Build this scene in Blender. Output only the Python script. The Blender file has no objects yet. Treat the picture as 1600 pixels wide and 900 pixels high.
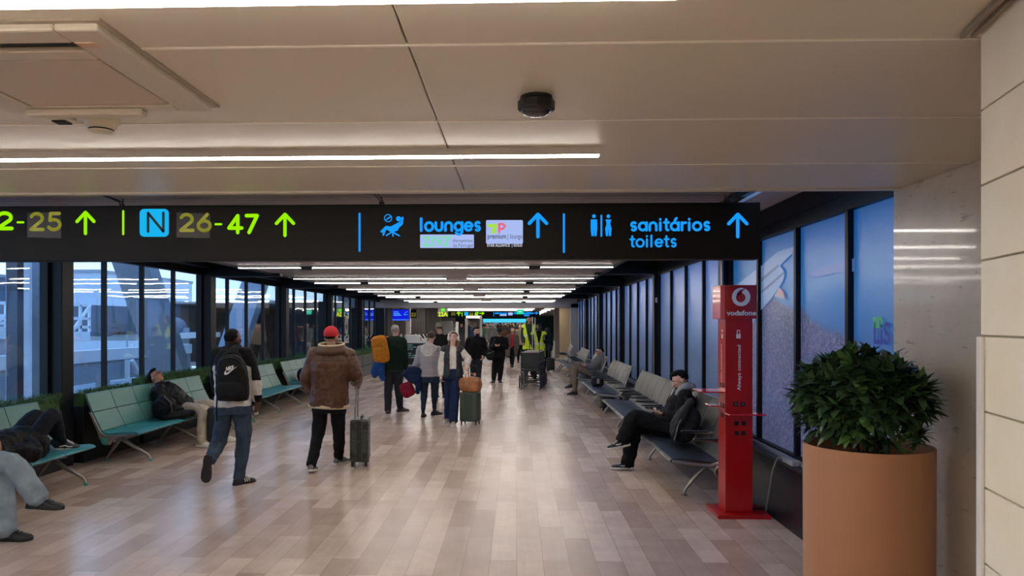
import bpy, bmesh, math, random
from mathutils import Vector, Matrix, noise
V = Vector
R = random.Random(7)
SC = bpy.context.scene
COL = SC.collection
# ------------------------------------------------------------------ camera
CAM_H, FPX, YAW, VPX, VPY = 1.78, 1150.0, math.radians(1.9), 769.0, 505.0
cam_d = bpy.data.cameras.new('camera'); cam = bpy.data.objects.new('camera', cam_d); COL.objects.link(cam)
cam.location = (0, 0, CAM_H); cam.rotation_euler = (math.pi / 2, 0, YAW)
cam_d.sensor_width = 36; cam_d.lens = FPX / 1600 * 36
cam_d.shift_x = (800 - VPX) / 1600; cam_d.shift_y = (VPY - 450) / 1600
cam_d.clip_start = .05; cam_d.clip_end = 500
SC.camera = cam
CA, SA = math.cos(YAW), math.sin(YAW)
def P(px, py, d):
    """world point seen at a pixel, d metres along the view axis"""
    x = (px - VPX) / FPX * d
    return V((x * CA - d * SA, x * SA + d * CA, CAM_H + (VPY - py) / FPX * d))
def Q(px, py, y):
    """world point seen at a pixel on the plane Y = y"""
    t = (px - VPX) / FPX
    return P(px, py, y / (t * SA + CA))
def F(px, py, z=0.0):
    """world point seen at a pixel on the plane Z = z"""
    return P(px, py, (CAM_H - z) * FPX / (py - VPY))
# ------------------------------------------------------------------ world, exposure
STRIP = 42.0            # strength of the linear ceiling lamps
SKY = 3.1
SC.view_settings.view_transform = 'Standard'; SC.view_settings.look = 'None'
SC.view_settings.exposure = 0.0; SC.view_settings.gamma = 1.0
SC.view_settings.use_curve_mapping = False
w = bpy.data.worlds.new('dusk_sky'); SC.world = w; w.use_nodes = True
nt = w.node_tree; bg = nt.nodes['Background']
tc = nt.nodes.new('ShaderNodeTexCoord'); sx = nt.nodes.new('ShaderNodeSeparateXYZ'); rp = nt.nodes.new('ShaderNodeValToRGB')
rp.color_ramp.elements[0].position = 0.0; rp.color_ramp.elements[0].color = (.56, .71, .92, 1)
rp.color_ramp.elements[1].position = 0.5; rp.color_ramp.elements[1].color = (.24, .41, .74, 1)
nt.links.new(tc.outputs['Generated'], sx.inputs[0]); nt.links.new(sx.outputs[2], rp.inputs[0])
nt.links.new(rp.outputs[0], bg.inputs[0]); bg.inputs[1].default_value = SKY
# ------------------------------------------------------------------ materials
def lin(c):
    if isinstance(c, str):
        c = [int(c[i:i + 2], 16) / 255 for i in (0, 2, 4)]
        c = [x / 12.92 if x <= .04045 else ((x + .055) / 1.055) ** 2.4 for x in c]
    return (c[0], c[1], c[2], 1)
MATS = {}
def mat(name, col, rough=.6, metal=0., bump=0., bscale=60., var=0., vscale=8., emit=None, estr=0., coat=0., sheen=0., spec=.5):
    if name in MATS: return MATS[name]
    m = bpy.data.materials.new(name); m.use_nodes = True
    n = m.node_tree; b = n.nodes['Principled BSDF']; c = lin(col)
    b.inputs['Base Color'].default_value = c; b.inputs['Roughness'].default_value = rough
    b.inputs['Metallic'].default_value = metal; b.inputs['Coat Weight'].default_value = coat
    b.inputs['Sheen Weight'].default_value = sheen; b.inputs['Specular IOR Level'].default_value = spec
    if emit: b.inputs['Emission Color'].default_value = lin(emit); b.inputs['Emission Strength'].default_value = estr
    if bump or var:
        t = n.nodes.new('ShaderNodeTexCoord')
    if bump:
        z = n.nodes.new('ShaderNodeTexNoise'); z.inputs['Scale'].default_value = bscale; z.inputs['Detail'].default_value = 4
        k = n.nodes.new('ShaderNodeBump'); k.inputs['Strength'].default_value = bump; k.inputs['Distance'].default_value = .02
        n.links.new(t.outputs['Object'], z.inputs['Vector']); n.links.new(z.outputs['Fac'], k.inputs['Height']); n.links.new(k.outputs['Normal'], b.inputs['Normal'])
    if var:
        z = n.nodes.new('ShaderNodeTexNoise'); z.inputs['Scale'].default_value = vscale; z.inputs['Detail'].default_value = 5
        r = n.nodes.new('ShaderNodeValToRGB'); e = r.color_ramp.elements
        e[0].position = .3; e[1].position = .7
        e[0].color = [max(0, x * (1 - var)) for x in c[:3]] + [1]; e[1].color = [min(1, x * (1 + var)) for x in c[:3]] + [1]
        n.links.new(t.outputs['Object'], z.inputs['Vector']); n.links.new(z.outputs['Fac'], r.inputs[0]); n.links.new(r.outputs[0], b.inputs['Base Color'])
    MATS[name] = m; return m
def emis(name, col, s):
    if name in MATS: return MATS[name]
    m = bpy.data.materials.new(name); m.use_nodes = True; n = m.node_tree
    n.nodes.remove(n.nodes['Principled BSDF']); e = n.nodes.new('ShaderNodeEmission')
    e.inputs[0].default_value = lin(col); e.inputs[1].default_value = s
    n.links.new(e.outputs[0], n.nodes['Material Output'].inputs[0]); MATS[name] = m; return m
def node(m, t, **kw):
    x = m.node_tree.nodes.new(t)
    for k, v in kw.items(): setattr(x, k, v)
    return x
# ------------------------------------------------------------------ mesh builder
def ortho(a):
    a = a.normalized(); h = V((0, 0, 1)) if abs(a.z) < .9 else V((1, 0, 0))
    u = a.cross(h).normalized(); return u, a.cross(u).normalized()
class MB:
    def __init__(s): s.v = []; s.f = []; s.m = []; s.cm = 0
    def add(s, vs, fs):
        o = len(s.v); s.v.extend(V(x) for x in vs)
        for f in fs: s.f.append([i + o for i in f]); s.m.append(s.cm)
        return s
    def box(s, x0, x1, y0, y1, z0, z1):
        return s.add([(x0, y0, z0), (x1, y0, z0), (x1, y1, z0), (x0, y1, z0), (x0, y0, z1), (x1, y0, z1), (x1, y1, z1), (x0, y1, z1)],
                     [(3, 2, 1, 0), (4, 5, 6, 7), (0, 1, 5, 4), (1, 2, 6, 5), (2, 3, 7, 6), (3, 0, 4, 7)])
    def obox(s, c, u, v, w, a, b, d):
        c = V(c); pts = [c + u * (a * i) + v * (b * j) + w * (d * k) for k in (-1, 1) for i, j in ((-1, -1), (1, -1), (1, 1), (-1, 1))]
        return s.add(pts, [(3, 2, 1, 0), (4, 5, 6, 7), (0, 1, 5, 4), (1, 2, 6, 5), (2, 3, 7, 6), (3, 0, 4, 7)])
    def bar(s, p, q, w, h=None):
        """square bar from p to q"""
        p, q = V(p), V(q); a = (q - p); u, v = ortho(a)
        if abs(a.normalized().z) < .9: u = a.cross(V((0, 0, 1))).normalized(); v = u.cross(a).normalized()
        return s.obox((p + q) / 2, u, v, a.normalized(), w / 2, (h or w) / 2, a.length / 2)
    def loft(s, rings, cap=True, closed=False):
        o = len(s.v); n = len(rings[0])
        for r in rings: s.v.extend(V(x) for x in r)
        k = len(rings)
        for i in range(k if closed else k - 1):
            a, b = o + i * n, o + ((i + 1) % k) * n
            for j in range(n): s.f.append([a + j, a + (j + 1) % n, b + (j + 1) % n, b + j]); s.m.append(s.cm)
        if cap and not closed:
            s.f.append([o + j for j in range(n - 1, -1, -1)]); s.f.append([o + (k - 1) * n + j for j in range(n)]); s.m += [s.cm, s.cm]
        return s
    def tube(s, pts, r, n=10, closed=False, flat=1., up=None):
        pts = [V(p) for p in pts]; k = len(pts); rr = r if isinstance(r, (list, tuple)) else [r] * k
        rings = []; u = None
        for i, p in enumerate(pts):
            if closed: t = pts[(i + 1) % k] - pts[i - 1]
            else: t = pts[min(i + 1, k - 1)] - pts[max(i - 1, 0)]
            t = t.normalized()
            if up is not None: u = V(up) - t * t.dot(V(up)); u.normalize()
            elif u is None: u, _ = ortho(t)
            else: u = (u - t * t.dot(u)).normalized()
            w = t.cross(u)
            rings.append([p + u * (math.cos(6.28319 * j / n) * rr[i]) + w * (math.sin(6.28319 * j / n) * rr[i] * flat) for j in range(n)])
        return s.loft(rings, closed=closed)
    def lathe(s, c, prof, n=24, axis=(0, 0, 1), cap=True):
        c = V(c); a = V(axis).normalized(); u, w = ortho(a)
        return s.loft([[c + a * z + u * (r * math.cos(6.28319 * j / n)) + w * (r * math.sin(6.28319 * j / n)) for j in range(n)] for r, z in prof], cap=cap)
    def ell(s, c, rad, fr=None, n=14, fn=None):
        c = V(c); x, y, z = fr or (V((1, 0, 0)), V((0, 1, 0)), V((0, 0, 1)))
        rings = []; k = n // 2 + 1
        for i in range(k + 1):
            th = math.pi * (i + .15) / (k + .3); ring = []
            for j in range(n):
                ph = 2 * math.pi * j / n; d = V((math.sin(th) * math.cos(ph), math.sin(th) * math.sin(ph), math.cos(th)))
                g = fn(d) if fn else 1.
                ring.append(c + x * (d.x * rad[0] * g) + y * (d.y * rad[1] * g) + z * (d.z * rad[2] * g))
            rings.append(ring)
        return s.loft(rings)
    def prism(s, poly, ext):
        e = V(ext); poly = [V(p) for p in poly]; n = len(poly)
        s.add(poly + [p + e for p in poly], [list(range(n - 1, -1, -1)), list(range(n, 2 * n))] + [(i, (i + 1) % n, n + (i + 1) % n, n + i) for i in range(n)])
        return s
    def build(s, name, mats, parent=None, smooth=None, bevel=0., seg=2, solid=0., recalc=True):
        root = parent
        while root is not None and root.parent: root = root.parent
        off = root.location if root is not None else V((0, 0, 0))
        me = bpy.data.meshes.new(name)
        me.from_pydata([tuple(v - off) for v in s.v], [], s.f)
        for m in (mats if isinstance(mats, (list, tuple)) else [mats]): me.materials.append(m)
        if any(s.m): me.polygons.foreach_set('material_index', s.m)
        if recalc:
            bm = bmesh.new(); bm.from_mesh(me); bmesh.ops.recalc_face_normals(bm, faces=bm.faces[:]); bm.to_mesh(me); bm.free()
        if smooth is not None:
            me.shade_smooth(); me.set_sharp_from_angle(angle=math.radians(smooth))
        o = bpy.data.objects.new(name, me); COL.objects.link(o)
        if parent is not None: o.parent = parent
        if solid:
            k = o.modifiers.new('s', 'SOLIDIFY'); k.thickness = solid
        if bevel:
            k = o.modifiers.new('b', 'BEVEL'); k.width = bevel; k.segments = seg; k.limit_method = 'ANGLE'; k.angle_limit = .6
        return o
def thing(name, label, cat, loc=(0, 0, 0), group=None):
    o = bpy.data.objects.new(name, None); COL.objects.link(o); o.location = loc; o.empty_display_size = .1
    return tag(o, label, cat, group)
def tag(o, label, cat, group=None, kind=None):
    o['label'] = label; o['category'] = cat
    if group: o['group'] = group
    if kind: o['kind'] = kind
    return o
def struct(o, label, cat):
    o['kind'] = 'structure'; o['label'] = label; o['category'] = cat; return o
KIDS = {}
def dup(o, loc=None, label=None, group=None, rotz=None, parent=None):
    c = o.copy(); COL.objects.link(c)
    if parent is not None: c.parent = parent
    if loc is not None: c.location = loc
    if rotz is not None: c.rotation_euler = (0, 0, rotz)
    if label: c['label'] = label
    if group: c['group'] = group
    for ch in list(o.children): dup(ch, parent=c)
    return c
def text_mb(mb, txt, size, origin, ux, uy, depth=.002, bold=0., align='LEFT', width=None, shear=0.):
    cu = bpy.data.curves.new('t', 'FONT'); cu.body = txt; cu.size = size; cu.offset = bold; cu.align_x = align; cu.extrude = 0; cu.resolution_u = 3; cu.shear = shear
    ob = bpy.data.objects.new('t', cu); COL.objects.link(ob)
    bpy.context.view_layer.update()
    me = bpy.data.meshes.new_from_object(ob.evaluated_get(bpy.context.evaluated_depsgraph_get()))
    xs = [v.co.x for v in me.vertices]; k = 1.
    if width and xs: k = width / (max(xs) - min(xs))
    ux, uy, o = V(ux), V(uy), V(origin); nrm = ux.cross(uy).normalized()
    mb.add([o + ux * (v.co.x * k) + uy * v.co.y + nrm * depth for v in me.vertices], [list(p.vertices) for p in me.polygons])
    bpy.data.objects.remove(ob); bpy.data.curves.remove(cu); bpy.data.meshes.remove(me)
# ------------------------------------------------------------------ stroke lettering (rounded geometric letters, x-height 1)
def arc(cx, cy, r, a0, a1, n=14, ry=None):
    return [(cx + r * math.cos(math.radians(a0 + (a1 - a0) * i / n)), cy + (ry or r) * math.sin(math.radians(a0 + (a1 - a0) * i / n))) for i in range(n + 1)]
G = {
 'l': (.52, [[(.1, 0), (.1, 1.5)]]), 'i': (.5, [[(.12, 0), (.12, 1.)], [(.12, 1.4), (.12, 1.42)]]),
 'o': (1.2, [arc(.5, .5, .5, 0, 360, 28)]), 'u': (1.15, [[(.05, 1)] + arc(.47, .42, .42, 180, 360) + [(.89, 1)]]),
 'n': (1.15, [[(.05, 0), (.05, .55)] + arc(.47, .57, .42, 180, 0) + [(.89, 0)]]),
 'g': (1.2, [arc(.5, .5, .48, 0, 360, 28), [(.98, 1), (.98, -.05)] + arc(.55, -.05, .43, 0, -150)]),
 'e': (1.15, [[(.04, .52), (.96, .52)] + arc(.5, .5, .48, 3, 315, 24)]),
 's': (.95, [arc(.42, .74, .28, 40, 270, 12) + arc(.42, .26, .26, 90, -140, 12)]),
 'a': (1.2, [arc(.5, .5, .48, 0, 360, 28), [(.98, 1), (.98, 0)]]),
 'A': (1.2, [arc(.5, .5, .48, 0, 360, 28), [(.98, 1), (.98, 0)], [(.5, 1.25), (.72, 1.55)]]),
 't': (.7, [[(.25, 1.4), (.25, .25)] + arc(.45, .22, .2, 180, 280, 6), [(.0, 1), (.55, 1)]]),
 'r': (.75, [[(.08, 0), (.08, 1)], [(.08, .55)] + arc(.5, .55, .42, 180, 80, 8)]),
 '2': (1.1, [arc(.45, 1.02, .4, 160, -35, 14) + [(.03, .05), (.9, .05)]]), '5': (1.1, [[(.82, 1.42), (.2, 1.42), (.14, .82)] + arc(.43, .46, .43, 115, -150, 16)]),
 '6': (1.1, [[(.68, 1.42), (.14, .72)], arc(.46, .45, .42, 0, 360, 24)]), '4': (1.15, [[(.7, 0), (.7, 1.42), (.05, .38), (1.0, .38)]]),
 '7': (1.0, [[(.05, 1.42), (.85, 1.42), (.25, 0)]]), '-': (.75, [[(.1, .5), (.55, .5)]]), 'N': (1.2, [[(.1, 0), (.1, 1.42), (.95, 0), (.95, 1.42)]]),
 ' ': (.5, []), '^': (1.3, [[(.5, -.1), (.5, 1.35)], [(0, .82), (.5, 1.38), (1.0, .82)]]), '>': (1.5, [[(-.1, .6), (1.3, .6)], [(.78, 1.1), (1.34, .6), (.78, .1)]]),
 '|': (.2, [[(0, 0), (0, 1)]]),
}
def stroke(mb, pts, t, o, ux, uy, dep):
    nrm = ux.cross(uy).normalized(); W = [o + ux * p[0] + uy * p[1] for p in pts]
    k = 8
    for p in W:
        mb.add([p + (ux.normalized() * math.cos(6.2832 * i / k) + uy.normalized() * math.sin(6.2832 * i / k)) * (t / 2) + nrm * dep for i in range(k)], [list(range(k))])
    for a, b in zip(W, W[1:]):
        d = b - a
        if d.length < 1e-6: continue
        s = nrm.cross(d).normalized() * (t / 2)
        mb.add([a - s + nrm * dep, b - s + nrm * dep, b + s + nrm * dep, a + s + nrm * dep], [(0, 1, 2, 3)])
def letters(mb, txt, o, ux, uy, xh, t, dep=.004, width=None):
    """write txt from origin o; xh: height of an x in metres; width: total length to fill"""
    GAP = .14
    tot = max(.2, sum(G[c][0] + GAP for c in txt) - GAP - .2) * xh; k = width / tot if width else 1.
    x = 0
    for c in txt:
        adv, st = G[c]
        for pl in st: stroke(mb, [((x + q[0] * xh * k), q[1] * xh) for q in pl], t, o, ux, uy, dep)
        x += (adv + GAP) * xh * k
# ------------------------------------------------------------------ the setting
ORD = ['first', 'second', 'third', 'fourth', 'fifth', 'sixth', 'seventh', 'eighth']
ZC, ZK = 2.66, 2.69          # ceiling heights, near hall and corridor
COLY = [4.57 + 4.38 * k for k in range(7)]   # column lines
def XQ(px, py, x):
    t = (px - VPX) / FPX
    return P(px, py, x / (t * CA - SA))
def floor_mat():
    m = bpy.data.materials.new('laminate_planks'); m.use_nodes = True; n = m.node_tree; L = n.links.new; b = n.nodes['Principled BSDF']
    t = node(m, 'ShaderNodeTexCoord'); s = node(m, 'ShaderNodeSeparateXYZ'); c = node(m, 'ShaderNodeCombineXYZ')
    L(t.outputs['Object'], s.inputs[0]); L(s.outputs[1], c.inputs[0]); L(s.outputs[0], c.inputs[1])
    br = node(m, 'ShaderNodeTexBrick'); br.offset = .37; br.offset_frequency = 2; br.squash = 1
    L(c.outputs[0], br.inputs['Vector'])
    for k, v in (('Scale', 1.), ('Mortar Size', .0022), ('Mortar Smooth', .3), ('Brick Width', .92), ('Row Height', .198), ('Bias', .0)): br.inputs[k].default_value = v
    br.inputs['Color1'].default_value = lin('ab9386'); br.inputs['Color2'].default_value = lin('d1bcae'); br.inputs['Mortar'].default_value = lin('957f73')
    mp = node(m, 'ShaderNodeMapping'); mp.inputs['Scale'].default_value = (1.3, 30, 1); L(c.outputs[0], mp.inputs[0])
    nz = node(m, 'ShaderNodeTexNoise'); nz.inputs['Scale'].default_value = 1.; nz.inputs['Detail'].default_value = 3; nz.inputs['Roughness'].default_value = .5; nz.inputs['Distortion'].default_value = .2; L(mp.outputs[0], nz.inputs['Vector'])
    r = node(m, 'ShaderNodeValToRGB'); e = r.color_ramp.elements; e[0].position = .22; e[0].color = (.94, .935, .93, 1); e[1].position = .75; e[1].color = (1.04, 1.04, 1.04, 1)
    L(nz.outputs['Fac'], r.inputs[0])
    mx = node(m, 'ShaderNodeMix', data_type='RGBA', blend_type='MULTIPLY'); mx.inputs[0].default_value = 1.
    L(br.outputs['Color'], mx.inputs[6]); L(r.outputs[0], mx.inputs[7])
    n2 = node(m, 'ShaderNodeTexNoise'); n2.inputs['Scale'].default_value = 3.2; n2.inputs['Detail'].default_value = 9; n2.inputs['Roughness'].default_value = .65; L(t.outputs['Object'], n2.inputs['Vector'])
    r2 = node(m, 'ShaderNodeValToRGB'); e = r2.color_ramp.elements; e[0].position = .35; e[0].color = (.91, .9, .9, 1); e[1].position = .66; e[1].color = (1.06, 1.05, 1.04, 1); L(n2.outputs['Fac'], r2.inputs[0])
    m2 = node(m, 'ShaderNodeMix', data_type='RGBA', blend_type='MULTIPLY'); m2.inputs[0].default_value = 1.
    L(mx.outputs[2], m2.inputs[6]); L(r2.outputs[0], m2.inputs[7]); L(m2.outputs[2], b.inputs['Base Color'])
    rr = node(m, 'ShaderNodeMapRange'); rr.inputs[3].default_value = .14; rr.inputs[4].default_value = .32; L(n2.outputs['Fac'], rr.inputs[0]); L(rr.outputs[0], b.inputs['Roughness'])
    b.inputs['Specular IOR Level'].default_value = .55
    return m
def stone_mat(name, c1, c2, rough, pits=0.):
    m = mat(name, c1, rough); n = m.node_tree; L = n.links.new; b = n.nodes['Principled BSDF']
    t = node(m, 'ShaderNodeTexCoord'); z = node(m, 'ShaderNodeTexNoise'); z.inputs['Scale'].default_value = 2.2; z.inputs['Detail'].default_value = 9; z.inputs['Roughness'].default_value = .6
    r = node(m, 'ShaderNodeValToRGB'); e = r.color_ramp.elements; e[0].position = .32; e[1].position = .68; e[0].color = lin(c1); e[1].color = lin(c2)
    L(t.outputs['Object'], z.inputs['Vector']); L(z.outputs['Fac'], r.inputs[0])
    if pits:
        mp = node(m, 'ShaderNodeMapping'); mp.inputs['Scale'].default_value = (9, 9, 34); L(t.outputs['Object'], mp.inputs[0])
        y = node(m, 'ShaderNodeTexNoise'); y.inputs['Scale'].default_value = 1.; y.inputs['Detail'].default_value = 3; L(mp.outputs[0], y.inputs['Vector'])
        q = node(m, 'ShaderNodeValToRGB'); q.color_ramp.elements[0].position = .27; q.color_ramp.elements[0].color = (.55, .5, .44, 1); q.color_ramp.elements[1].position = .36; q.color_ramp.elements[1].color = (1, 1, 1, 1); L(y.outputs['Fac'], q.inputs[0])
        x = node(m, 'ShaderNodeMix', data_type='RGBA', blend_type='MULTIPLY'); x.inputs[0].default_value = pits
        L(r.outputs[0], x.inputs[6]); L(q.outputs[0], x.inputs[7]); L(x.outputs[2], b.inputs['Base Color'])
    else: L(r.outputs[0], b.inputs['Base Color'])
    return m
def glass_mat(name, tint=(.75, .85, 1.), refl=1., wave=.25):
    m = bpy.data.materials.new(name); m.use_nodes = True; n = m.node_tree; L = n.links.new
    n.nodes.remove(n.nodes['Principled BSDF'])
    a = node(m, 'ShaderNodeBsdfTransparent'); a.inputs[0].default_value = (*tint, 1)
    g = node(m, 'ShaderNodeBsdfGlossy'); g.inputs['Roughness'].default_value = .02; g.inputs[0].default_value = (1, 1, 1, 1)
    f = node(m, 'ShaderNodeLayerWeight'); f.inputs[0].default_value = .5
    p5 = node(m, 'ShaderNodeMath', operation='POWER'); p5.inputs[1].default_value = 4.; L(f.outputs['Facing'], p5.inputs[0])
    q = node(m, 'ShaderNodeMath', operation='MULTIPLY_ADD'); q.inputs[1].default_value = .9 * refl; q.inputs[2].default_value = .05 * refl; L(p5.outputs[0], q.inputs[0]); q.use_clamp = True
    t = node(m, 'ShaderNodeTexCoord'); z = node(m, 'ShaderNodeTexNoise'); z.inputs['Scale'].default_value = 1.3; z.inputs['Detail'].default_value = 1
    k = node(m, 'ShaderNodeBump'); k.inputs['Strength'].default_value = wave; k.inputs['Distance'].default_value = .02
    L(t.outputs['Object'], z.inputs['Vector']); L(z.outputs['Fac'], k.inputs['Height']); L(k.outputs[0], g.inputs['Normal'])
    x = node(m, 'ShaderNodeMixShader'); L(q.outputs[0], x.inputs[0]); L(a.outputs[0], x.inputs[1]); L(g.outputs[0], x.inputs[2])
    L(x.outputs[0], n.nodes['Material Output'].inputs[0]); return m
def mural_mat(name, far):
    """printed window film, lit from behind by the daylight: sky, water and a hillside town"""
    m = bpy.data.materials.new(name); m.use_nodes = True; n = m.node_tree; L = n.links.new; b = n.nodes['Principled BSDF']
    t = node(m, 'ShaderNodeTexCoord'); s = node(m, 'ShaderNodeSeparateXYZ'); L(t.outputs['Object'], s.inputs[0])
    r = node(m, 'ShaderNodeValToRGB'); e = r.color_ramp.elements
    mr = node(m, 'ShaderNodeMapRange'); mr.inputs[1].default_value = .56; mr.inputs[2].default_value = 2.64; L(s.outputs[2], mr.inputs[0]); L(mr.outputs[0], r.inputs[0])
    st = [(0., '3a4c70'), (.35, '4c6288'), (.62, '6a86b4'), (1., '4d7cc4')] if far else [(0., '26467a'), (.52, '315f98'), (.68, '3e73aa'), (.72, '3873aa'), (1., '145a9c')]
    e[0].position, e[0].color = st[0][0], lin(st[0][1]); e[1].position, e[1].color = st[-1][0], lin(st[-1][1])
    for p, c in st[1:-1]: q = e.new(p); q.color = lin(c)
    z = node(m, 'ShaderNodeTexNoise'); z.inputs['Scale'].default_value = 1.6 if far else 2.; z.inputs['Detail'].default_value = 6; L(t.outputs['Object'], z.inputs['Vector'])
    vo = node(m, 'ShaderNodeTexNoise'); vo.inputs['Scale'].default_value = 34; vo.inputs['Detail'].default_value = 6; vo.inputs['Roughness'].default_value = .75; vo.inputs['Distortion'].default_value = 1.2; L(t.outputs['Object'], vo.inputs['Vector'])
    cr = node(m, 'ShaderNodeValToRGB'); ce = cr.color_ramp.elements
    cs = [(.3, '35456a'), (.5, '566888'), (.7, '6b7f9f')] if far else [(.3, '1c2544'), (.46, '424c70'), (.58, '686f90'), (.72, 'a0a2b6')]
    ce[0].position, ce[0].color = cs[0][0], lin(cs[0][1]); ce[1].position, ce[1].color = cs[-1][0], lin(cs[-1][1])
    for p, c in cs[1:-1]: q = ce.new(p); q.color = lin(c)
    L(vo.outputs['Fac'], cr.inputs[0])
    # boundary of the hillside: z below a line that falls towards the viewer
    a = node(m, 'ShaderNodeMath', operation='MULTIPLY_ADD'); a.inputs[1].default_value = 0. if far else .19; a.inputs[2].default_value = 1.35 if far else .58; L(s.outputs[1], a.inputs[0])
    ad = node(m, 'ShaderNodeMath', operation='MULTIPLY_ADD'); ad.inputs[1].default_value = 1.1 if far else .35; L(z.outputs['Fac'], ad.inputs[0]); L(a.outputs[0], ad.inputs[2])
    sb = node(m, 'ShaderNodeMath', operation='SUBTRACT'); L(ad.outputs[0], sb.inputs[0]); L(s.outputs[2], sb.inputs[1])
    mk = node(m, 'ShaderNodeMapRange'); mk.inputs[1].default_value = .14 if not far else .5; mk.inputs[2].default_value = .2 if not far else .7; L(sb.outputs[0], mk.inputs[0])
    x = node(m, 'ShaderNodeMix', data_type='RGBA'); L(mk.outputs[0], x.inputs[0]); L(r.outputs[0], x.inputs[6]); L(cr.outputs[0], x.inputs[7])
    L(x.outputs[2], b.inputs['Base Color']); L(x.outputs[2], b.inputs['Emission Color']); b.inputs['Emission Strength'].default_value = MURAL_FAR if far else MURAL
    b.inputs['Roughness'].default_value = .35
    return m
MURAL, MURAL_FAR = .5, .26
M_floor = floor_mat()
M_tile = mat('far_hall_tile', 'b3aaac', .22, var=.06, vscale=1.2)
M_ceil = mat('painted_ceiling_panel', 'd0c6b2', .42, spec=.4)
M_slat = mat('ceiling_slats', '8f8078', .5)
M_dark = mat('black_navy_steel', '090c13', .45, spec=.25)
M_black = mat('matt_black', '0b0b0d', .6)
M_soffit = mat('dark_grey_soffit', '4a4644', .7)
M_white = mat('white_paint', 'dcd9d6', .5)
M_grey = mat('grey_wall_panel', '8d8a88', .6, var=.05)
M_stone = stone_mat('polished_travertine', 'b4a896', 'c8bcaa', .3, .8)
_b = M_stone.node_tree.nodes['Principled BSDF']; _b.inputs['Coat Weight'].default_value = .4; _b.inputs['Coat Roughness'].default_value = .06; _b.inputs['Coat IOR'].default_value = 1.7
M_cream = stone_mat('cream_limestone', 'ebe1c6', 'f5eedb', .5)
M_glass = glass_mat('window_glass', (.82, .91, .97), 1.4, .12)
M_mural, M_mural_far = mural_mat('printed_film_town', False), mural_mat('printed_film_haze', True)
M_alu = mat('brushed_aluminium', 'a7a5a2', .35, 1.)
# floor
struct(MB().box(-9.5, 7, -7, 33.5, -.2, 0).build('floor', M_floor), 'wood-look laminate plank floor of the departure corridor', 'floor')
struct(MB().box(-16, 12, 33.5, 95, -.2, 0).build('floor.001', M_tile), 'pale lavender tiled floor of the hall beyond the corridor', 'floor')
# near ceiling panels (joints are gaps), closed above
mb = MB()
ys = [-7 + .9 * k for k in range(9)] + [1.42, 2.32, 3.2, 4.11, 4.9]
xs = [-6.2, -4.6, -3.2, -1.8, -.345, 1.1, 2.6]
ys = [-7., -5.2, -4.3, -3.4, -2.5, -1.6, -.7, .2, 1.35, 2.32, 3.2, 4.11, 4.92]
for a, b in zip(ys, ys[1:]):
    for c, d in ((-6.2, -.345), (-.345, 2.6)): mb.box(c + .002, d - .002, a + .003, b - .003, ZC, ZC + .05)
mb.box(-6.2, 2.6, -7, 4.92, ZC + .05, ZC + .1).box(-6.2, 2.6, 4.86, 4.92, ZC - .012, ZC + .3)
struct(mb.build('ceiling', M_ceil, bevel=.006), 'beige painted metal panel ceiling above the near hall', 'ceiling')
mb = MB()
for y in (1.35, 2.32, 3.2, 4.11): mb.box(-6.1, 2.48, y - .006, y + .006, ZC - .003, ZC + .01)
struct(mb.build('trim_10', mat('ceiling_joint_bead', 'efe8d8', .3)), 'pale joint beads across the near ceiling panels', 'ceiling trim')
# corridor ceiling of thin slats
mb = MB(); y = 4.96
while y < 30.4: mb.box(-4.45, 1.53, y, y + .1, ZK, ZK + .03); y += .112
struct(mb.build('ceiling.001', M_slat), 'slatted beige ceiling over the corridor', 'ceiling')
struct(MB().box(-4.45, 1.53, 4.92, 30.5, ZK + .06, ZK + .09).box(-4.5, -4.44, 4.92, 30.5, ZK - .02, 3.0).box(1.52, 1.58, 4.92, 30.5, ZK - .02, 3.0).build('trim_1', M_black), 'black void and edging around the slatted corridor ceiling', 'ceiling trim')
struct(MB().box(-6.0, -4.45, 4.92, 31, 3.0, 3.05).build('ceiling.002', M_soffit), 'dark soffit strip above the window side of the corridor', 'ceiling')
struct(MB().box(2.15, 2.5, 4.92, 31, 2.93, 2.96).build('ceiling.005', mat('pale_soffit', 'a9a6a8', .6)), 'pale soffit strip between skylight and mural', 'ceiling')
mb = MB().box(1.55, 1.6, 4.92, 31, 3.0, 3.05).box(2.3, 2.7, 4.92, 31, 3.0, 3.05)
for k in range(6): mb.box(1.7, 2.4, COLY[k] + 2.6, COLY[k] + 4.3, 3.0, 3.05)
struct(mb.build('ceiling.003', M_soffit), 'dark soffit with skylight openings above the mural side', 'ceiling')
struct(MB().box(1.6, 2.3, 4.92, 31, 3.02, 3.03).build('window_20', glass_mat('skylight_glass', (.8, .9, 1), 1.)), 'strip skylight glass above the mural side', 'skylight')
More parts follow.
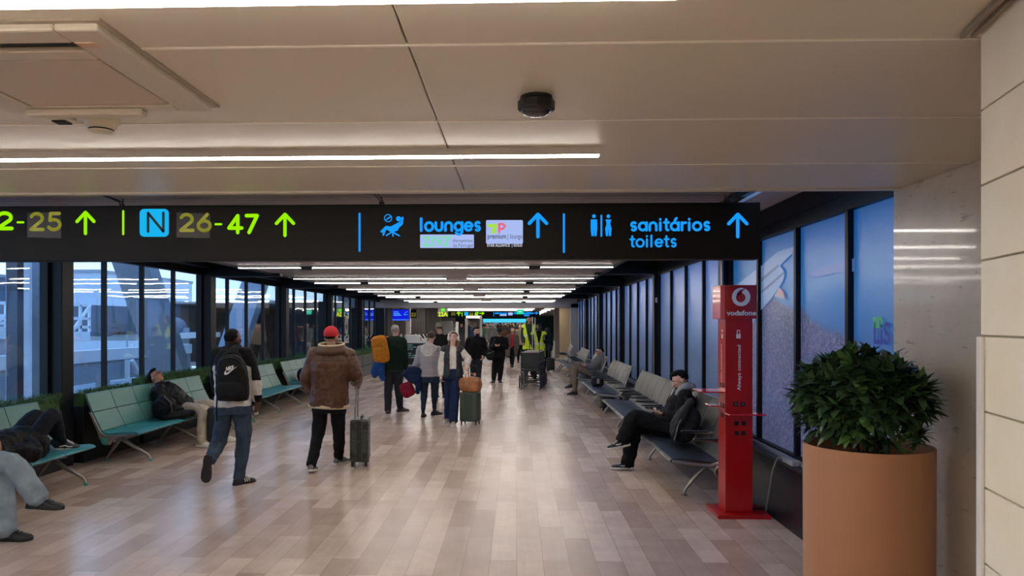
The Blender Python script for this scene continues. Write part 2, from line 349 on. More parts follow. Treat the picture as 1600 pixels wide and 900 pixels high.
# cross beams and columns
for k, y in enumerate(COLY[1:]):
    mb = MB().box(-5.62, -4.3, y - .11, y + .11, 2.63, 2.99)
    struct(mb.build('beam', M_dark, bevel=.01), f'dark steel cross beam over the planter side, {ORD[k]} along the corridor', 'beam')
    mb = MB().box(1.4, 2.52, y - .11, y + .11, 2.66, 2.99).bar((1.6, y - .6, 2.93), (2.35, y + .6, 2.93), .05).bar((1.6, y + .6, 2.93), (2.35, y - .6, 2.93), .05)
    struct(mb.build('beam', M_dark, bevel=.01), f'dark steel cross beam over the mural side, {ORD[k]} along the corridor', 'beam')
for k, y in enumerate(COLY):
    struct(MB().box(-5.8, -5.56, y - .12, y + .12, 0, 3.0).build('column', M_dark, bevel=.008), f'dark steel window column on the planter side, {ORD[k]} along the corridor', 'column')
    if k:
        struct(MB().box(2.45, 2.7, y - .1, y + .1, 0, 3.0).build('column', M_dark, bevel=.008), f'dark steel window column on the mural side, {ORD[k - 1]} along the corridor', 'column')
        mb = MB().box(2.43, 2.452, y - .13, y - .105, .6, 2.64).build('trim_2', M_alu)
        struct(mb, f'thin pale edge strip beside mural column, {ORD[k - 1]} along the corridor', 'trim')
# window bays
M_frame = mat('dark_window_frame', '0b0d12', .45, spec=.25); M_blue = mat('blue_grey_frame', '3d506e', .45)
def bay(n, x, y0, y1, z0, z1, side, pane_mats, lab, inset=.0):
    w_ = bpy.data.objects.new(f'window_{n}', None); COL.objects.link(w_); struct(w_, lab, 'window')
    fr = MB(); s = side
    fr.box(x - .05, x + .05, y0, y1, z1, z1 + .12).box(x - .05, x + .05, y0, y1, z0 - .06, z0)
    ym = [y0 + (y1 - y0) * k / 4 for k in range(5)]
    for k in range(1, 4): fr.box(x - .04, x + (.045 if s > 0 else .03), ym[k] - (.026 if s > 0 else .018), ym[k] + (.026 if s > 0 else .018), z0, z1)
    for k in (0, 4): fr.box(x - .05, x + .05, max(y0, ym[k] - .05), min(y1, ym[k] + .05), z0, z1)
    fr.build('window_frame', M_frame, w_)
    for k in range(4):
        MB().box(x + .005 if s > 0 else x - .011, x + .011 if s > 0 else x - .005, ym[k], ym[k + 1], z0, z1).build('pane', pane_mats[k], w_)
    return w_
for k in range(-1, 6):
    y0 = COLY[0] + 4.38 * k + .12; y1 = y0 + 4.14
    bay(k + 2, -5.76, y0, y1, .62, 2.66, -1, [M_glass] * 4, f'glazed window bay on the planter side, {ORD[k + 1]} along the corridor')
for k in range(0, 6):
    y0 = COLY[0] + 4.38 * k + .1; y1 = y0 + 4.18
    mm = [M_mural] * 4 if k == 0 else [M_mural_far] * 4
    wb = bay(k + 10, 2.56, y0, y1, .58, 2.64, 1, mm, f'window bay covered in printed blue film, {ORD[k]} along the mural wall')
    if k == 0: mural_bay = wb
    if k == 1: mural_next = wb
# printed airliner wing and words on the film
def film(name, pts, m, dx=0.):
    return MB().prism([XQ(1140 + a / 3.4615, 300 + b / 3.4615, 2.555 - dx) for a, b in pts], (.001, 0, 0)).build(name, m, mural_bay)
def filmmat(name, c): return mat(name, c, .35, emit=c, estr=.5)
film('printed_wing', [(350, 295), (262, 322), (190, 385), (40, 500), (60, 700), (100, 760), (150, 660), (215, 590), (285, 490), (300, 440), (272, 398), (340, 330)], filmmat('film_wing', '6684ae'), .003)
film('printed_wing_flap', [(268, 400), (190, 470), (60, 590), (60, 575), (190, 450), (262, 392)], filmmat('film_wing_line', '3f5a86'), .005)
film('printed_wing_flap', [(298, 440), (200, 525), (60, 640), (60, 628), (200, 510), (290, 432)], filmmat('film_wing_line', '3f5a86'), .005)
film('printed_winglet', [(334, 322), (356, 298), (355, 372)], filmmat('film_winglet', '58708f'), .005)
film('printed_fairing', [(240, 565), (268, 516), (292, 545), (300, 578)], filmmat('film_fairing', '8a7f90'), .005)
film('printed_fairing_tip', [(268, 516), (292, 545), (300, 578), (290, 560)], filmmat('film_orange', 'c06058'), .007)
film('printed_coast', [(430, 440), (520, 400), (600, 378), (676, 358), (676, 430), (560, 440), (470, 462)], filmmat('film_coast', '4a6ba4'), .003)
def film_word(t, px, py, h, c, x=2.548, b=.006):
    p = XQ(px, py, x); m_ = MB(); text_mb(m_, t, h, p, (0, -1, 0), (0, 0, 1), 0, b); m_.build('printed_word', filmmat('film_' + c, c), mural_bay)
film_word('an', 1364, 511, .15, '3f8c5c'); film_word('LiS', 1364, 536, .21, '1f2f7c')
# lower walls
M_lowdark = mat('dark_vinyl_base', '16161d', .35)
struct(MB().box(-5.95, -5.73, 0.2, 31, 0, .57).build('wall_left', M_black), 'black low wall under the planter side windows', 'wall')
struct(MB().box(-6.2, -5.6, -7, .2, 0, ZC).build('wall_left.001', M_ceil), 'plain beige wall behind the viewer, window side', 'wall')
mb = MB(); mb.prism([(2.34, 4.95, 0), (2.75, 4.95, 0), (2.75, 4.95, .5), (2.42, 4.95, .5)], (0, 26, 0))
struct(mb.build('wall_right', M_lowdark, bevel=.004), 'sloped black base panel under the mural windows', 'wall')
struct(MB().box(2.4, 2.72, 4.95, 30.9, .5, .525).build('trim_3', mat('dark_ledge', '1c1c22', .4), bevel=.004), 'dark ledge under the mural windows', 'window ledge')
struct(MB().box(2.48, 2.505, 4.95, 30.9, .525, .56).build('trim_4', mat('pale_sill', '9aa0ac', .4)), 'thin pale sill strip along the foot of the mural', 'window sill')
struct(MB().box(-6.2, -5.5, 0, 31, 2.78, 3.1).build('trim_5', M_dark), 'dark header beam over the planter side windows', 'beam')
struct(MB().box(2.5, 2.9, 4.95, 31, 2.76, 3.1).build('trim_6', M_dark), 'dark header beam over the mural windows', 'beam')
# stone wall and near limestone corner
mb = MB().box(2.49, 2.9, 3.35, 4.95, 0, ZC).box(2.49, 2.9, 2.0, 3.346, 0, ZC)
struct(mb.build('wall_right.001', M_stone, bevel=.003), 'polished travertine wall behind the potted shrub', 'wall')
cx, cy = P(1532, 505, 2.22).x, P(1532, 505, 2.22).y
u = V((-math.sin(math.radians(12)), -math.cos(math.radians(12)), 0)); v = V((u.y, -u.x, 0)) * -1
if v.x < 0: v = -v
c0 = V((cx, cy, 0)); mb = MB()
zz = [0, .18, .63, 1.08, 1.31, 1.75, 2.23, ZC]
zz = [0, .47, 1.04, 1.76, 2.21, 2.43, ZC]
zz = [0] + [.16 + .226 * k for k in range(11)] + [ZC]
for a, b in zip(zz, zz[1:]):
    for i in range(4):
        p, q = c0 + u * (.62 * i + .002), c0 + u * (.62 * (i + 1) - .002)
        mb.prism([(p.x, p.y, a + .003), (q.x, q.y, a + .003), (q.x + v.x * .3, q.y + v.y * .3, a + .003), (p.x + v.x * .3, p.y + v.y * .3, a + .003)], (0, 0, b - a - .006))
struct(mb.build('wall_right.002', M_cream, bevel=.002), 'cream limestone block wall at the near corner', 'wall')
q = c0 + u * 2.5
struct(MB().prism([c0 + v * .01, c0 + u * 2.5 + v * .01, (2.9, q.y, 0), (2.9, cy, 0)], (0, 0, ZC)).build('wall_right.003', mat('mortar', 'b0a68c', .8)), 'mortar core behind the limestone blocks', 'wall')
struct(MB().box(q.x, 2.9, -7, q.y, 0, ZC).build('wall_right.004', M_ceil), 'plain beige wall beside the viewer', 'wall')
struct(MB().box(-6.2, 2.9, -7.2, -7, 0, ZC).build('wall_back', M_ceil), 'plain beige wall behind the viewer', 'wall')
mb = MB(); e1 = c0 + u * .016 - v * .006
mb.obox((e1.x, e1.y, .87), u, v, V((0, 0, 1)), .018, .006, .87)
struct(mb.build('trim_7', mat('white_corner_guard', 'dcd8d4', .4), bevel=.004), 'white corner guard on the limestone wall', 'corner guard')
mb = MB(); mb.bar(c0 - v * .05 + V((0, 0, ZC - .012)), c0 - v * .05 + u * 2.4 + V((0, 0, ZC - .012)), .012).bar(c0 - v * .02 + V((0, 0, ZC - .012)), c0 - v * .02 + u * 2.4 + V((0, 0, ZC - .012)), .012)
struct(mb.build('trim_8', mat('ceiling_edge_bead', '8f8574', .6)), 'slim ceiling edge bead along the limestone wall', 'trim')
# far bulkhead
struct(MB().box(-7.5, 3.6, 30.6, 31.0, 2.42, 3.1).build('trim_9', mat('pale_bulkhead', '8f8a88', .6), bevel=.01), 'pale grey bulkhead across the far end of the corridor', 'bulkhead')
# ------------------------------------------------------------------ linear ceiling lamps
M_strip = emis('lamp_strip', (1., .94, .86), STRIP); M_lampbody = mat('lamp_housing', 'c9c2b8', .4)
def lamp(x0, x1, y, z, lab, sensors=(), group=None, wdt=.04, hgt=.035):
    t = thing('linear_lamp', lab, 'ceiling lamp', ((x0 + x1) / 2, y, z), group)
    MB().box(x0, x1, y - wdt / 2 - .008, y + wdt / 2 + .008, z - hgt, z).build('housing', M_lampbody, t)
    MB().box(x0 + .01, x1 - .004, y - wdt / 2, y + wdt / 2, z - hgt - .006, z - hgt + .001).build('diffuser', M_strip, t)
    for sx_ in sensors: MB().box(sx_ - .09, sx_ + .09, y - .05, y + .05, z - hgt - .035, z - hgt + .02).build('sensor', M_black, t, bevel=.008)
    return t
xr = Q(932, 243, 3.86).x
for i, y in enumerate((3.72, 1.905, .1, -1.8, -3.7, -5.6)):
    if i < 2: lamp(-5.4, xr, y, ZC, ['long lit linear lamp on the near ceiling just before the hanging sign', 'lit linear lamp at the top edge of view on the near ceiling'][i])
    else: lamp(-5.4, xr, y, ZC, f'lit linear lamp on the ceiling behind the viewer, {ORD[i - 2]} row back')
rows = [(8.6, 0), (7.05, 1), (10.1, 0), (11.5, 1), (14.4, 0), (15.9, 1), (18.9, 0), (20.3, 1), (23.2, 0), (24.6, 1), (28.6, 0), (29.9, 1)]
for i, (y, c) in enumerate(rows):
    n_ = ['first', 'second', 'third', 'fourth', 'fifth', 'sixth'][i // 2]
    if c: lamp(-4.4, 1.5, y, ZK - .002, f'unbroken linear lamp with black sensors, {n_} such row along the corridor', (-3.3, .28), 'corridor lamps')
    else:
        lamp(-4.4, -1.38, y, ZK, f'short linear lamp on the window half, {n_} broken row along the corridor', (), 'corridor lamps')
        lamp(-.98, 1.5, y, ZK, f'short linear lamp on the mural half, {n_} broken row along the corridor', (), 'corridor lamps')
# ------------------------------------------------------------------ overhead signs
SGR, SBL, SOL = emis('sign_green', '9bf000', 1.0), emis('sign_blue', '189cff', 1.0), mat('sign_olive_glow', '8f8f35', .5, emit='8f8f35', estr=.55)  # olive numbers are given a dim glow of their own to stay visible
M_sign = mat('sign_face', '12100f', .5, spec=.2)
def sign_mark(parent, name, y, fn, m):
    mb = MB(); fn(mb); return mb.build(name, m, parent, recalc=False)
SY = 5.22
xl, xr2 = -6.0, Q(1188, 360, SY).x
zt, zb = Q(600, 319, SY).z, Q(600, 406, SY).z
sg = thing('overhead_sign', 'long black hanging sign with green gate numbers and blue lounge and toilet words', 'sign', (-2, SY + .07, zb))
MB().box(xl, xr2, SY, SY + .14, zb, zt).build('sign_box', M_sign, sg, bevel=.004)
ux, uz = V((1, 0, 0)), V((0, 0, 1))
def at(px, py): return Q(px, py, SY)
def sc(px): return at(px + 1, 360).x - at(px, 360).x      # metres per pixel across
def sz(px): return at(px, 360).z - at(px, 361).z
def word(name, t, px0, px1, py, xh, th, m):
    mb = MB(); o = at(px0, py); letters(mb, t, o, ux, uz, xh * sz(px0), th * sz(px0), .004, (px1 - px0) * sc(px0)); return mb.build(name, m, sg, recalc=False)
def poly(name, pts, m, dep=.004, par=None):
    mb = MB(); mb.prism([at(*p) - V((0, dep, 0)) for p in pts], (0, dep * .5, 0)); return mb.build(name, m, par or sg)
def disc(mb, px, py, r, dep=.005, n=20):
    c = at(px, py); k = sz(px) * r; mb.add([c + V((k * math.cos(6.2832 * i / n), -dep, k * math.sin(6.2832 * i / n))) for i in range(n)], [list(range(n))])
word('number', '2', -4, 19, 358, 17.5, 6, SGR); word('dash', '-', 26, 37, 352, 9, 3.4, SGR)
M_patch = mat('sign_patch', '322d2a', .4)
poly('number_patch', [(43, 333), (95, 331), (96, 372), (43, 371)], M_patch, .002); word('number', '25', 48, 95, 359.5, 18, 5.4, SOL)
def arrow(px, y0, y1, m, th, hw):
    mb = MB(); k = sz(px); c = at(px, y1)
    stroke(mb, [(0, 0), (0, (y1 - y0) * k)], th * k, c, ux, uz, .004)
    stroke(mb, [(-hw * k, (y1 - y0 - hw * 1.05) * k), (0, (y1 - y0) * k), (hw * k, (y1 - y0 - hw * 1.05) * k)], th * k, c, ux, uz, .004)
    return mb.build('arrow', m, sg, recalc=False)
arrow(134, 332, 365, SGR, 5.4, 13.5)
def rule(px, y0, y1, m, t=3.5):
    mb = MB(); c = at(px, y1); stroke(mb, [(0, 0), (0, (y1 - y0) * sz(px))], t * sz(px), c, ux, uz, .004); mb.build('divider', m, sg, recalc=False)
rule(193, 330, 366, SGR)
def rrect(name, x0, y0, x1, y1, r, m, dep):
    pts = []
    for cx_, cy_, a in ((x1 - r, y0 + r, 0), (x0 + r, y0 + r, 90), (x0 + r, y1 - r, 180), (x1 - r, y1 - r, 270)):
        for i in range(6): t = math.radians(a + 18 * i); pts.append((cx_ + r * math.cos(t), cy_ - r * math.sin(t)))
    return poly(name, pts, m, dep)
rrect('letter_tile', 218.5, 326.5, 264, 370, 7, emis('sign_cyan', '18b4f0', 1.), .003)
word('letter', 'N', 229, 257, 362, 20.5, 4.2, mat('sign_ink', '14232c', .5)); 
poly('number_patch', [(276, 332), (329, 334), (328, 372), (276, 371)], M_patch, .002); word('number', '26', 282, 329, 361, 18, 5.4, SOL)
word('dash', '-', 335, 346, 355, 9, 3.4, SGR); word('number', '47', 357, 401, 363.5, 18.5, 5.8, SGR); arrow(445.5, 335, 368, SGR, 5.4, 13.5)
rule(562, 334, 392, SBL, 3.2)
# lounge pictogram
mb = MB(); disc(mb, 623, 342, 4)
def lk(mb, pts, th): 
    k = sz(600); o = at(600, 360); stroke(mb, [((p[0] - 600) * sc(600), (360 - p[1]) * k) for p in pts], th * k, o, ux, uz, .0045)
lk(mb, [(629, 340.5), (628, 350), (619, 358)], 3.4)
mb.prism([at(*p) - V((0, .0045, 0)) for p in [(627, 345), (622, 348), (611, 354), (603, 353), (594, 362), (597, 364), (605, 359), (612, 364), (622, 360)]], (0, .001, 0))
lk(mb, [(603, 356), (599, 367)], 3); lk(mb, [(612, 363), (604, 368)], 2.2); lk(mb, [(614, 362), (614, 369)], 2.2); lk(mb, [(614, 363), (624, 368.5)], 2.2)
lk(mb, [(606.5 + 5.6 * math.cos(t * .314), 341 + 5.6 * math.sin(t * .314)) for t in range(21)], 1.3); lk(mb, [(604, 343), (606.5, 341.5), (610, 339)], 2.)
mb.build('lounge_pictogram', SBL, sg, recalc=False)
word('words', 'lounges', 657, 750, 360.5, 12.6, 4.2, SBL)
M_plate, M_pltx = emis('sign_plate', 'a9bcf2', 1.), mat('sign_plate_grey', '6e7896', .5)
rrect('airport_plate', 656.5, 366.5, 740.5, 387.5, 1.5, M_plate, .003)
mg = emis('sign_mint', '7fdcae', 1.)
mb = MB()
lk(mb, [(660, 371.5), (671, 371.5), (662, 384), (672, 384)], 3.2); lk(mb, [(676, 385), (677, 371.5), (680, 370.5), (687, 383), (689, 371)], 3.2); lk(mb, [(693, 371.5), (702, 371), (694, 384), (700, 384)], 3.2); lk(mb, [(698, 376), (704, 369)], 2.6)
mb.build('airport_logo', mg, sg, recalc=False)
mb = MB(); text_mb(mb, 'Aeroportos', .034, at(707.5, 378.5), ux, uz, .005, 0, width=31 * sc(720)); text_mb(mb, 'de Portugal', .034, at(707.5, 386), ux, uz, .005, 0, width=31 * sc(720)); mb.build('plate_words', M_pltx, sg, recalc=False)
rrect('airline_plate', 759.5, 344, 817, 381, 2, M_plate, .003)
mb = MB(); mb.prism([at(*p) - V((0, .0045, 0)) for p in [(761, 350), (775, 350), (775, 365), (767, 365), (770, 354), (764, 356)]], (0, .001, 0))
mb.build('logo_letter', emis('sign_lime', 'a8e04c', 1.), sg)
mb = MB(); lk(mb, [(772, 364), (775, 352)], 3); mb.build('logo_letter', emis('sign_lime', 'a8e04c', 1.), sg, recalc=False)
mb = MB(); lk(mb, [(779, 364), (779, 351), (785, 351), (788, 354), (785, 358.5), (781, 358.5)], 3.4); mb.build('logo_letter', emis('sign_coral', 'e86a80', 1.), sg, recalc=False)
mb = MB(); text_mb(mb, 'premium', .05, at(761.5, 373), ux, uz, .005, .0008, width=29 * sc(790)); text_mb(mb, '| lounge', .05, at(792.5, 373), ux, uz, .005, 0, width=23 * sc(790)); mb.build('plate_words', M_pltx, sg, recalc=False)
mb = MB(); text_mb(mb, 'STAR ALLIANCE  | GOLD', .026, at(761, 385.5), ux, uz, .005, .0007, width=55 * sc(790)); mb.build('plate_words', emis('sign_white', 'd8dce8', .8), sg, recalc=False)
arrow(840.5, 335, 370, SBL, 5.4, 13.5); rule(881, 335, 394, SBL, 3.2)
# toilets pictogram
def person_icon(cx_, woman):
    mb = MB(); disc(mb, cx_, 338, 2.9)
    b = [(cx_ - 5, 343), (cx_ + 5, 343), (cx_ + 5.2, 357), (cx_ + 4, 369), (cx_ + .5, 369), (cx_, 358), (cx_ - .5, 369), (cx_ - 4, 369), (cx_ - 5.2, 357)]
    if woman: b = [(cx_ - 4.5, 343), (cx_ + 4.5, 343), (cx_ + 2.8, 350), (cx_ + 5, 357), (cx_ + 4, 369), (cx_ + .8, 369), (cx_, 358), (cx_ - .8, 369), (cx_ - 4, 369), (cx_ - 5, 357), (cx_ - 2.8, 350)]
    mb.add([at(*p) - V((0, .0045, 0)) for p in b], [[len(b) - 1 - i for i in range(len(b))]]); return mb
bx = person_icon(928, 0); bx.build('toilet_pictogram', SBL, sg, recalc=False); bx = person_icon(950.5, 1); bx.build('toilet_pictogram', SBL, sg, recalc=False); rule(939.5, 337, 369, SBL, 2.8)
word('words', 'sanitArios', 985, 1108, 360, 12, 4., SBL); word('words', 'toilets', 985, 1056, 385.5, 11.5, 3.2, SBL)
arrow(1152.5, 335, 370, SBL, 5.4, 14)
M_wire = mat('dark_wire', '191614', .5, .6)
for px in (185, 594, 1137):
    x = at(px, 318).x; z0 = zt
    mb = MB().tube([(x - .012, SY + .05, z0 - .004), (x - .006, SY + .03, z0 + .03), (x - .012, SY - .2, ZC + .012)], .004, 6).tube([(x + .02, SY + .05, z0 - .004), (x + .012, SY + .03, z0 + .03), (x + .014, SY - .2, ZC + .012)], .004, 6).tube([(x - .015, SY + .04, z0 + .015), (x + .025, SY + .04, z0 + .012)], .004, 6)
    mb.tube([(x, SY + .06, z0), (x, SY + .06, ZK + .03)], .004, 6)
    mb.build('hanger', M_wire, sg)
# ------------------------------------------------------------------ ceiling fittings
p = P(838, 146, 2.86); t = thing('ceiling_camera', 'black octagonal dome camera on the near ceiling', 'camera', (p.x, p.y, ZC))
MB().lathe((p.x, p.y, ZC), [(.062, 0), (.064, -.012)], 24).build('mounting_ring', M_black, t, 40)
MB().lathe((p.x, p.y, ZC), [(.066, -.012), (.072, -.018), (.072, -.05), (.066, -.057)], 8).build('housing', mat('camera_black', '141214', .4), t)
MB().lathe((p.x, p.y, ZC), [(.058, -.055), (.05, -.066), (.03, -.074), (.004, -.077)], 24).build('dome', mat('smoked_dome', '2a2827', .12), t, 40)
p = P(158, 180, 3.16); t = thing('smoke_detector', 'round cream smoke detector on the near ceiling', 'detector', (p.x, p.y, ZC))
M_ivory = mat('ivory_plastic', 'cfc6ac', .45)
MB().lathe((p.x, p.y, ZC), [(.073, 0), (.073, -.02), (.068, -.024)], 28).build('base_plate', M_ivory, t, 40)
MB().lathe((p.x, p.y, ZC), [(.063, -.024), (.06, -.04), (.052, -.048)], 28).build('body', M_ivory, t, 40)
MB().lathe((p.x, p.y, ZC), [(.05, -.047), (.05, -.054)], 28).build('vent_gap', M_black, t, 40)
MB().lathe((p.x, p.y, ZC), [(.05, -.054), (.045, -.06), (.01, -.063)], 28).build('cap', M_ivory, t, 40)
p = P(97, 181, 3.14); t = thing('motion_sensor', 'small square white sensor beside the smoke detector', 'sensor', (p.x, p.y, ZC))
MB().box(p.x - .045, p.x + .045, p.y - .04, p.y + .04, ZC - .02, ZC).build('body', M_ivory, t, bevel=.006); MB().box(p.x - .03, p.x + .03, p.y - .028, p.y + .028, ZC - .028, ZC - .02).build('lens', M_black, t, bevel=.004)
# ceiling air conditioning cassette
t = thing('air_conditioner', 'square beige ceiling cassette with a hanging centre grille', 'air conditioner', (-1.65, 2.5, ZC))
M_cas = mat('cassette_plastic', 'c6baa6', .45)
X0, X1, Y0, Y1 = -2.05, -1.22, 2.1, 2.92
mb = MB()
for a in ((X0, X0 + .13, Y0, Y1), (X1 - .13, X1, Y0, Y1), (X0 + .13, X1 - .13, Y0, Y0 + .1), (X0 + .13, X1 - .13, Y1 - .08, Y1), (X0 + .13, X1 - .13, Y0 + .16, Y0 + .24)): mb.box(*a, ZC - .028, ZC)
mb.build('frame', M_cas, t, bevel=.008)
MB().box(X0 - .02, X1 + .02, Y0 - .02, Y1 + .02, ZC - .008, ZC).build('flange', mat('cassette_edge', 'a2937f', .5), t)
MB().box(X0 + .14, X1 - .14, Y0 + .25, Y1 - .09, ZC - .024, ZC - .008).build('grille', mat('cassette_grille', 'bfb19b', .5), t, bevel=.006)
MB().box(X0 + .13, X1 - .13, Y0 + .1, Y0 + .16, ZC - .014, ZC - .01).build('air_slot', M_black, t)
MB().box(X0 + .1, X1 - .26, Y1 - .06, Y1 - .01, ZC - .055, ZC - .028).build('louvre', M_cas, t, bevel=.006)
MB().box(X1 - .12, X1 - .06, Y0 + .09, Y0 + .13, ZC - .031, ZC - .028).build('sticker', mat('peach_sticker', 'c9a48c', .6), t)
# ------------------------------------------------------------------ red charging kiosk
RED = mat('kiosk_red', 'ae040e', .28, coat=.3); RED2 = mat('kiosk_shelf_red', 'c8202c', .15, coat=.5); WHT = mat('kiosk_white', 'e8e2e0', .5)
kx0, kx1, ky0, ky1 = 1.925, 2.175, 6.86, 7.1
t = thing('charging_kiosk', 'tall red phone charging kiosk standing on a red base plate', 'kiosk', ((kx0 + kx1) / 2, 6.95, 0))
MB().box(1.83, 2.31, 6.75, 7.18, 0, .035).build('base_plate', RED, t, bevel=.003)
MB().box(kx0, kx1, ky0, ky1, .035, 1.83).build('column', RED, t, bevel=.004)
mb = MB(); hx0, hx1 = kx0 - .045, kx1 + .03
pts = [(hx0, ky0 - .0, 1.82)] + [(hx0 + .03 + (hx1 - hx0 - .03) * i / 6, ky0 - .03 - .018 * math.sin(math.pi * i / 6), 1.82) for i in range(7)] + [(hx1, ky1 + .03, 1.82), (hx0, ky1 + .03, 1.82)]
mb.prism(pts, (0, 0, .31)); mb.build('head', RED, t, bevel=.003)
fy = ky0 - .0505
cx_, cz_ = (hx0 + hx1) / 2 + .012, 2.02
mb = MB(); n = 32
mb.add([(cx_ + .084 * math.cos(6.2832 * i / n), fy, cz_ + .084 * math.sin(6.2832 * i / n)) for i in range(n)], [list(range(n))]); mb.build('logo_ring', WHT, t, recalc=False)
mb = MB(); mb.add([(cx_ - .004 + .043 * math.cos(6.2832 * i / n), fy - .001, cz_ - .006 + .043 * math.sin(6.2832 * i / n)) for i in range(n)], [list(range(n))])
mb.add([(cx_ - .045, fy - .001, cz_ + .004), (cx_ - .036, fy - .001, cz_ + .035), (cx_ - .012, fy - .001, cz_ + .062), (cx_ + .03, fy - .001, cz_ + .078), (cx_ + .034, fy - .001, cz_ + .072), (cx_ + .012, fy - .001, cz_ + .055), (cx_ + .008, fy - .001, cz_ + .034)], [list(range(7))]); mb.build('logo_drop', RED, t, recalc=False)
mb = MB(); text_mb(mb, 'vodafone', .062, (hx0 + .045, fy, 1.853), ux, uz, .001, .0022, width=hx1 - hx0 - .055); mb.build('lettering', WHT, t, recalc=False)
def kiosk_text(o, a, b):
    mb = MB(); text_mb(mb, 'Always connected', .046, o, a, b, .002, .0008, width=.42); mb.build('lettering', WHT, t, recalc=False)
kiosk_text((kx0 + .105, ky0, 1.16), V((0, 0, 1)), V((-1, 0, 0))) if False else kiosk_text((kx0 + .14, ky0, 1.16), V((0, 0, 1)), V((-1, 0, 0)))
kiosk_text((kx0, ky0 + .11, 1.16), V((0, 0, 1)), V((0, 1, 0)))
mb = MB().box(kx0 + .1, kx0 + .14, ky0 - .002, ky0, 1.64, 1.68).box(kx0 + .105, kx0 + .112, ky0 - .002, ky0, 1.68, 1.715).box(kx0 + .128, kx0 + .135, ky0 - .002, ky0, 1.68, 1.715).box(kx0 + .105, kx0 + .135, ky0 - .002, ky0, 1.71, 1.718); mb.build('padlock_mark', WHT, t)
mb = MB().box(kx0 - .002, kx0, ky0 + .08, ky0 + .12, 1.64, 1.68).box(kx0 - .002, kx0, ky0 + .085, ky0 + .115, 1.7, 1.72); mb.build('padlock_mark', WHT, t)
M_sock = mat('socket_black', '1c0c0e', .4); M_hole = mat('socket_hole', '050405', .6)
for sx0, sz0 in ((.072, 1.012), (.138, 1.012), (.08, .835), (.145, .835), (.08, .745), (.145, .745)):
    q = MB().box(kx0 + sx0, kx0 + sx0 + .042, ky0 - .006, ky0, sz0, sz0 + .042).build('socket', M_sock, t, bevel=.004)
    MB().box(kx0 + sx0 + .013, kx0 + sx0 + .03, ky0 - .0075, ky0 - .006, sz0 + .012, sz0 + .03).build('socket_hole', mat('socket_pin', '6a6064', .5) if sz0 > 1 else M_hole, q)
for yy, z_ in ((.05, 1.18), (.12, 1.18), (.05, .99), (.12, .99), (.05, .9), (.12, .9)):
    MB().box(kx0 - .006, kx0, ky0 + yy, ky0 + yy + .04, z_, z_ + .045).build('socket', M_sock, t, bevel=.004)
MB().box(kx0 - .01, kx1 + .075, ky0 - .16, ky0, .945, .957).build('shelf', RED2, t, bevel=.003)
MB().box(kx0 - .22, kx0, ky0 + .02, ky1 + .1, 1.135, 1.147).build('shelf', RED2, t, bevel=.003)
MB().box(kx0 - .08, kx0, ky1 - .05, ky1 + .16, .985, .997).build('shelf', RED2, t, bevel=.003)
# junction box with conduit on the base panel
p0 = XQ(1240, 725, 2.45); jb = thing('junction_box', 'small grey cable box on the ledge with a conduit running to the floor', 'cable box', (p0.x, p0.y, .525))
MB().box(2.405, 2.475, p0.y - .09, p0.y + .16, .526, .575).build('box', mat('box_grey', '9a9c9f', .5), jb, bevel=.006)
MB().tube([(2.43, p0.y + .16, .55), (2.40, p0.y + .24, .55), (2.385, p0.y + .27, .5), (2.37, p0.y + .3, .42), (2.345, p0.y + .36, .13), (2.335, p0.y + .38, .02)], .008, 8).build('conduit', mat('conduit_grey', '8f8e90', .5), jb, 50)
MB().tube([(2.335, p0.y + .38, .02), (2.325, 6.95, .014), (2.29, 6.97, .046), (2.186, 6.97, .05)], .008, 8).build('cable', M_black, jb, 50)
# small white switch on mural column
q = XQ(1027, 468, 2.45); t = thing('wall_switch', 'small white square control on the second mural column', 'switch', (2.5, COLY[2] - .1, q.z))
MB().box(2.475, 2.565, COLY[2] - .115, COLY[2] - .1, q.z - .045, q.z + .045).build('plate', M_white, t, bevel=.004); MB().box(2.5, 2.54, COLY[2] - .12, COLY[2] - .115, q.z - .02, q.z + .02).build('button', M_grey, t)
# ------------------------------------------------------------------ planter with shrub
pc = P(1355, 620, 4.32); px_, py_ = pc.x, pc.y; RZ = 1.07
t = thing('potted_shrub', 'round leafy evergreen shrub in a tall terracotta cylinder by the stone wall', 'plant', (px_, py_, 0))
MPOT = mat('terracotta_metal', 'bd8762', .38, spec=.4); n = MPOT.node_tree
mb = MB().lathe((px_, py_, 0), [(.345, 0), (.347, .02), (.35, RZ - .01), (.35, RZ), (.342, RZ), (.34, RZ - .1), (.34, RZ - .12)], 72, cap=False); mb.build('pot', MPOT, t, 40)
MB().lathe((px_, py_, 0), [(.341, RZ - .1), (.02, RZ - .08)], 40).build('soil', mat('dark_soil', '1a130e', .9, bump=.6, bscale=40), t)
mb = MB(); rr = random.Random(3); cz = P(1355, 622, 4.32).z
for i in range(9):
    a = i * .7; mb.tube([(px_ + .05 * math.cos(a), py_ + .05 * math.sin(a), RZ - .1), (px_ + .1 * math.cos(a), py_ + .1 * math.sin(a), RZ + .08), (px_ + .25 * math.cos(a + .3), py_ + .25 * math.sin(a + .3), cz + .05), (px_ + .3 * math.cos(a + .4), py_ + .3 * math.sin(a + .4), cz + .15)], [.014, .011, .007, .003], 6)
mb.build('stems', mat('stem_brown', '4a3322', .8), t, 50)
ML = mat('shrub_leaf', '3d5636', .34, var=.35, vscale=9, spec=.35); ML2 = mat('shrub_leaf_young', '5a8040', .38)
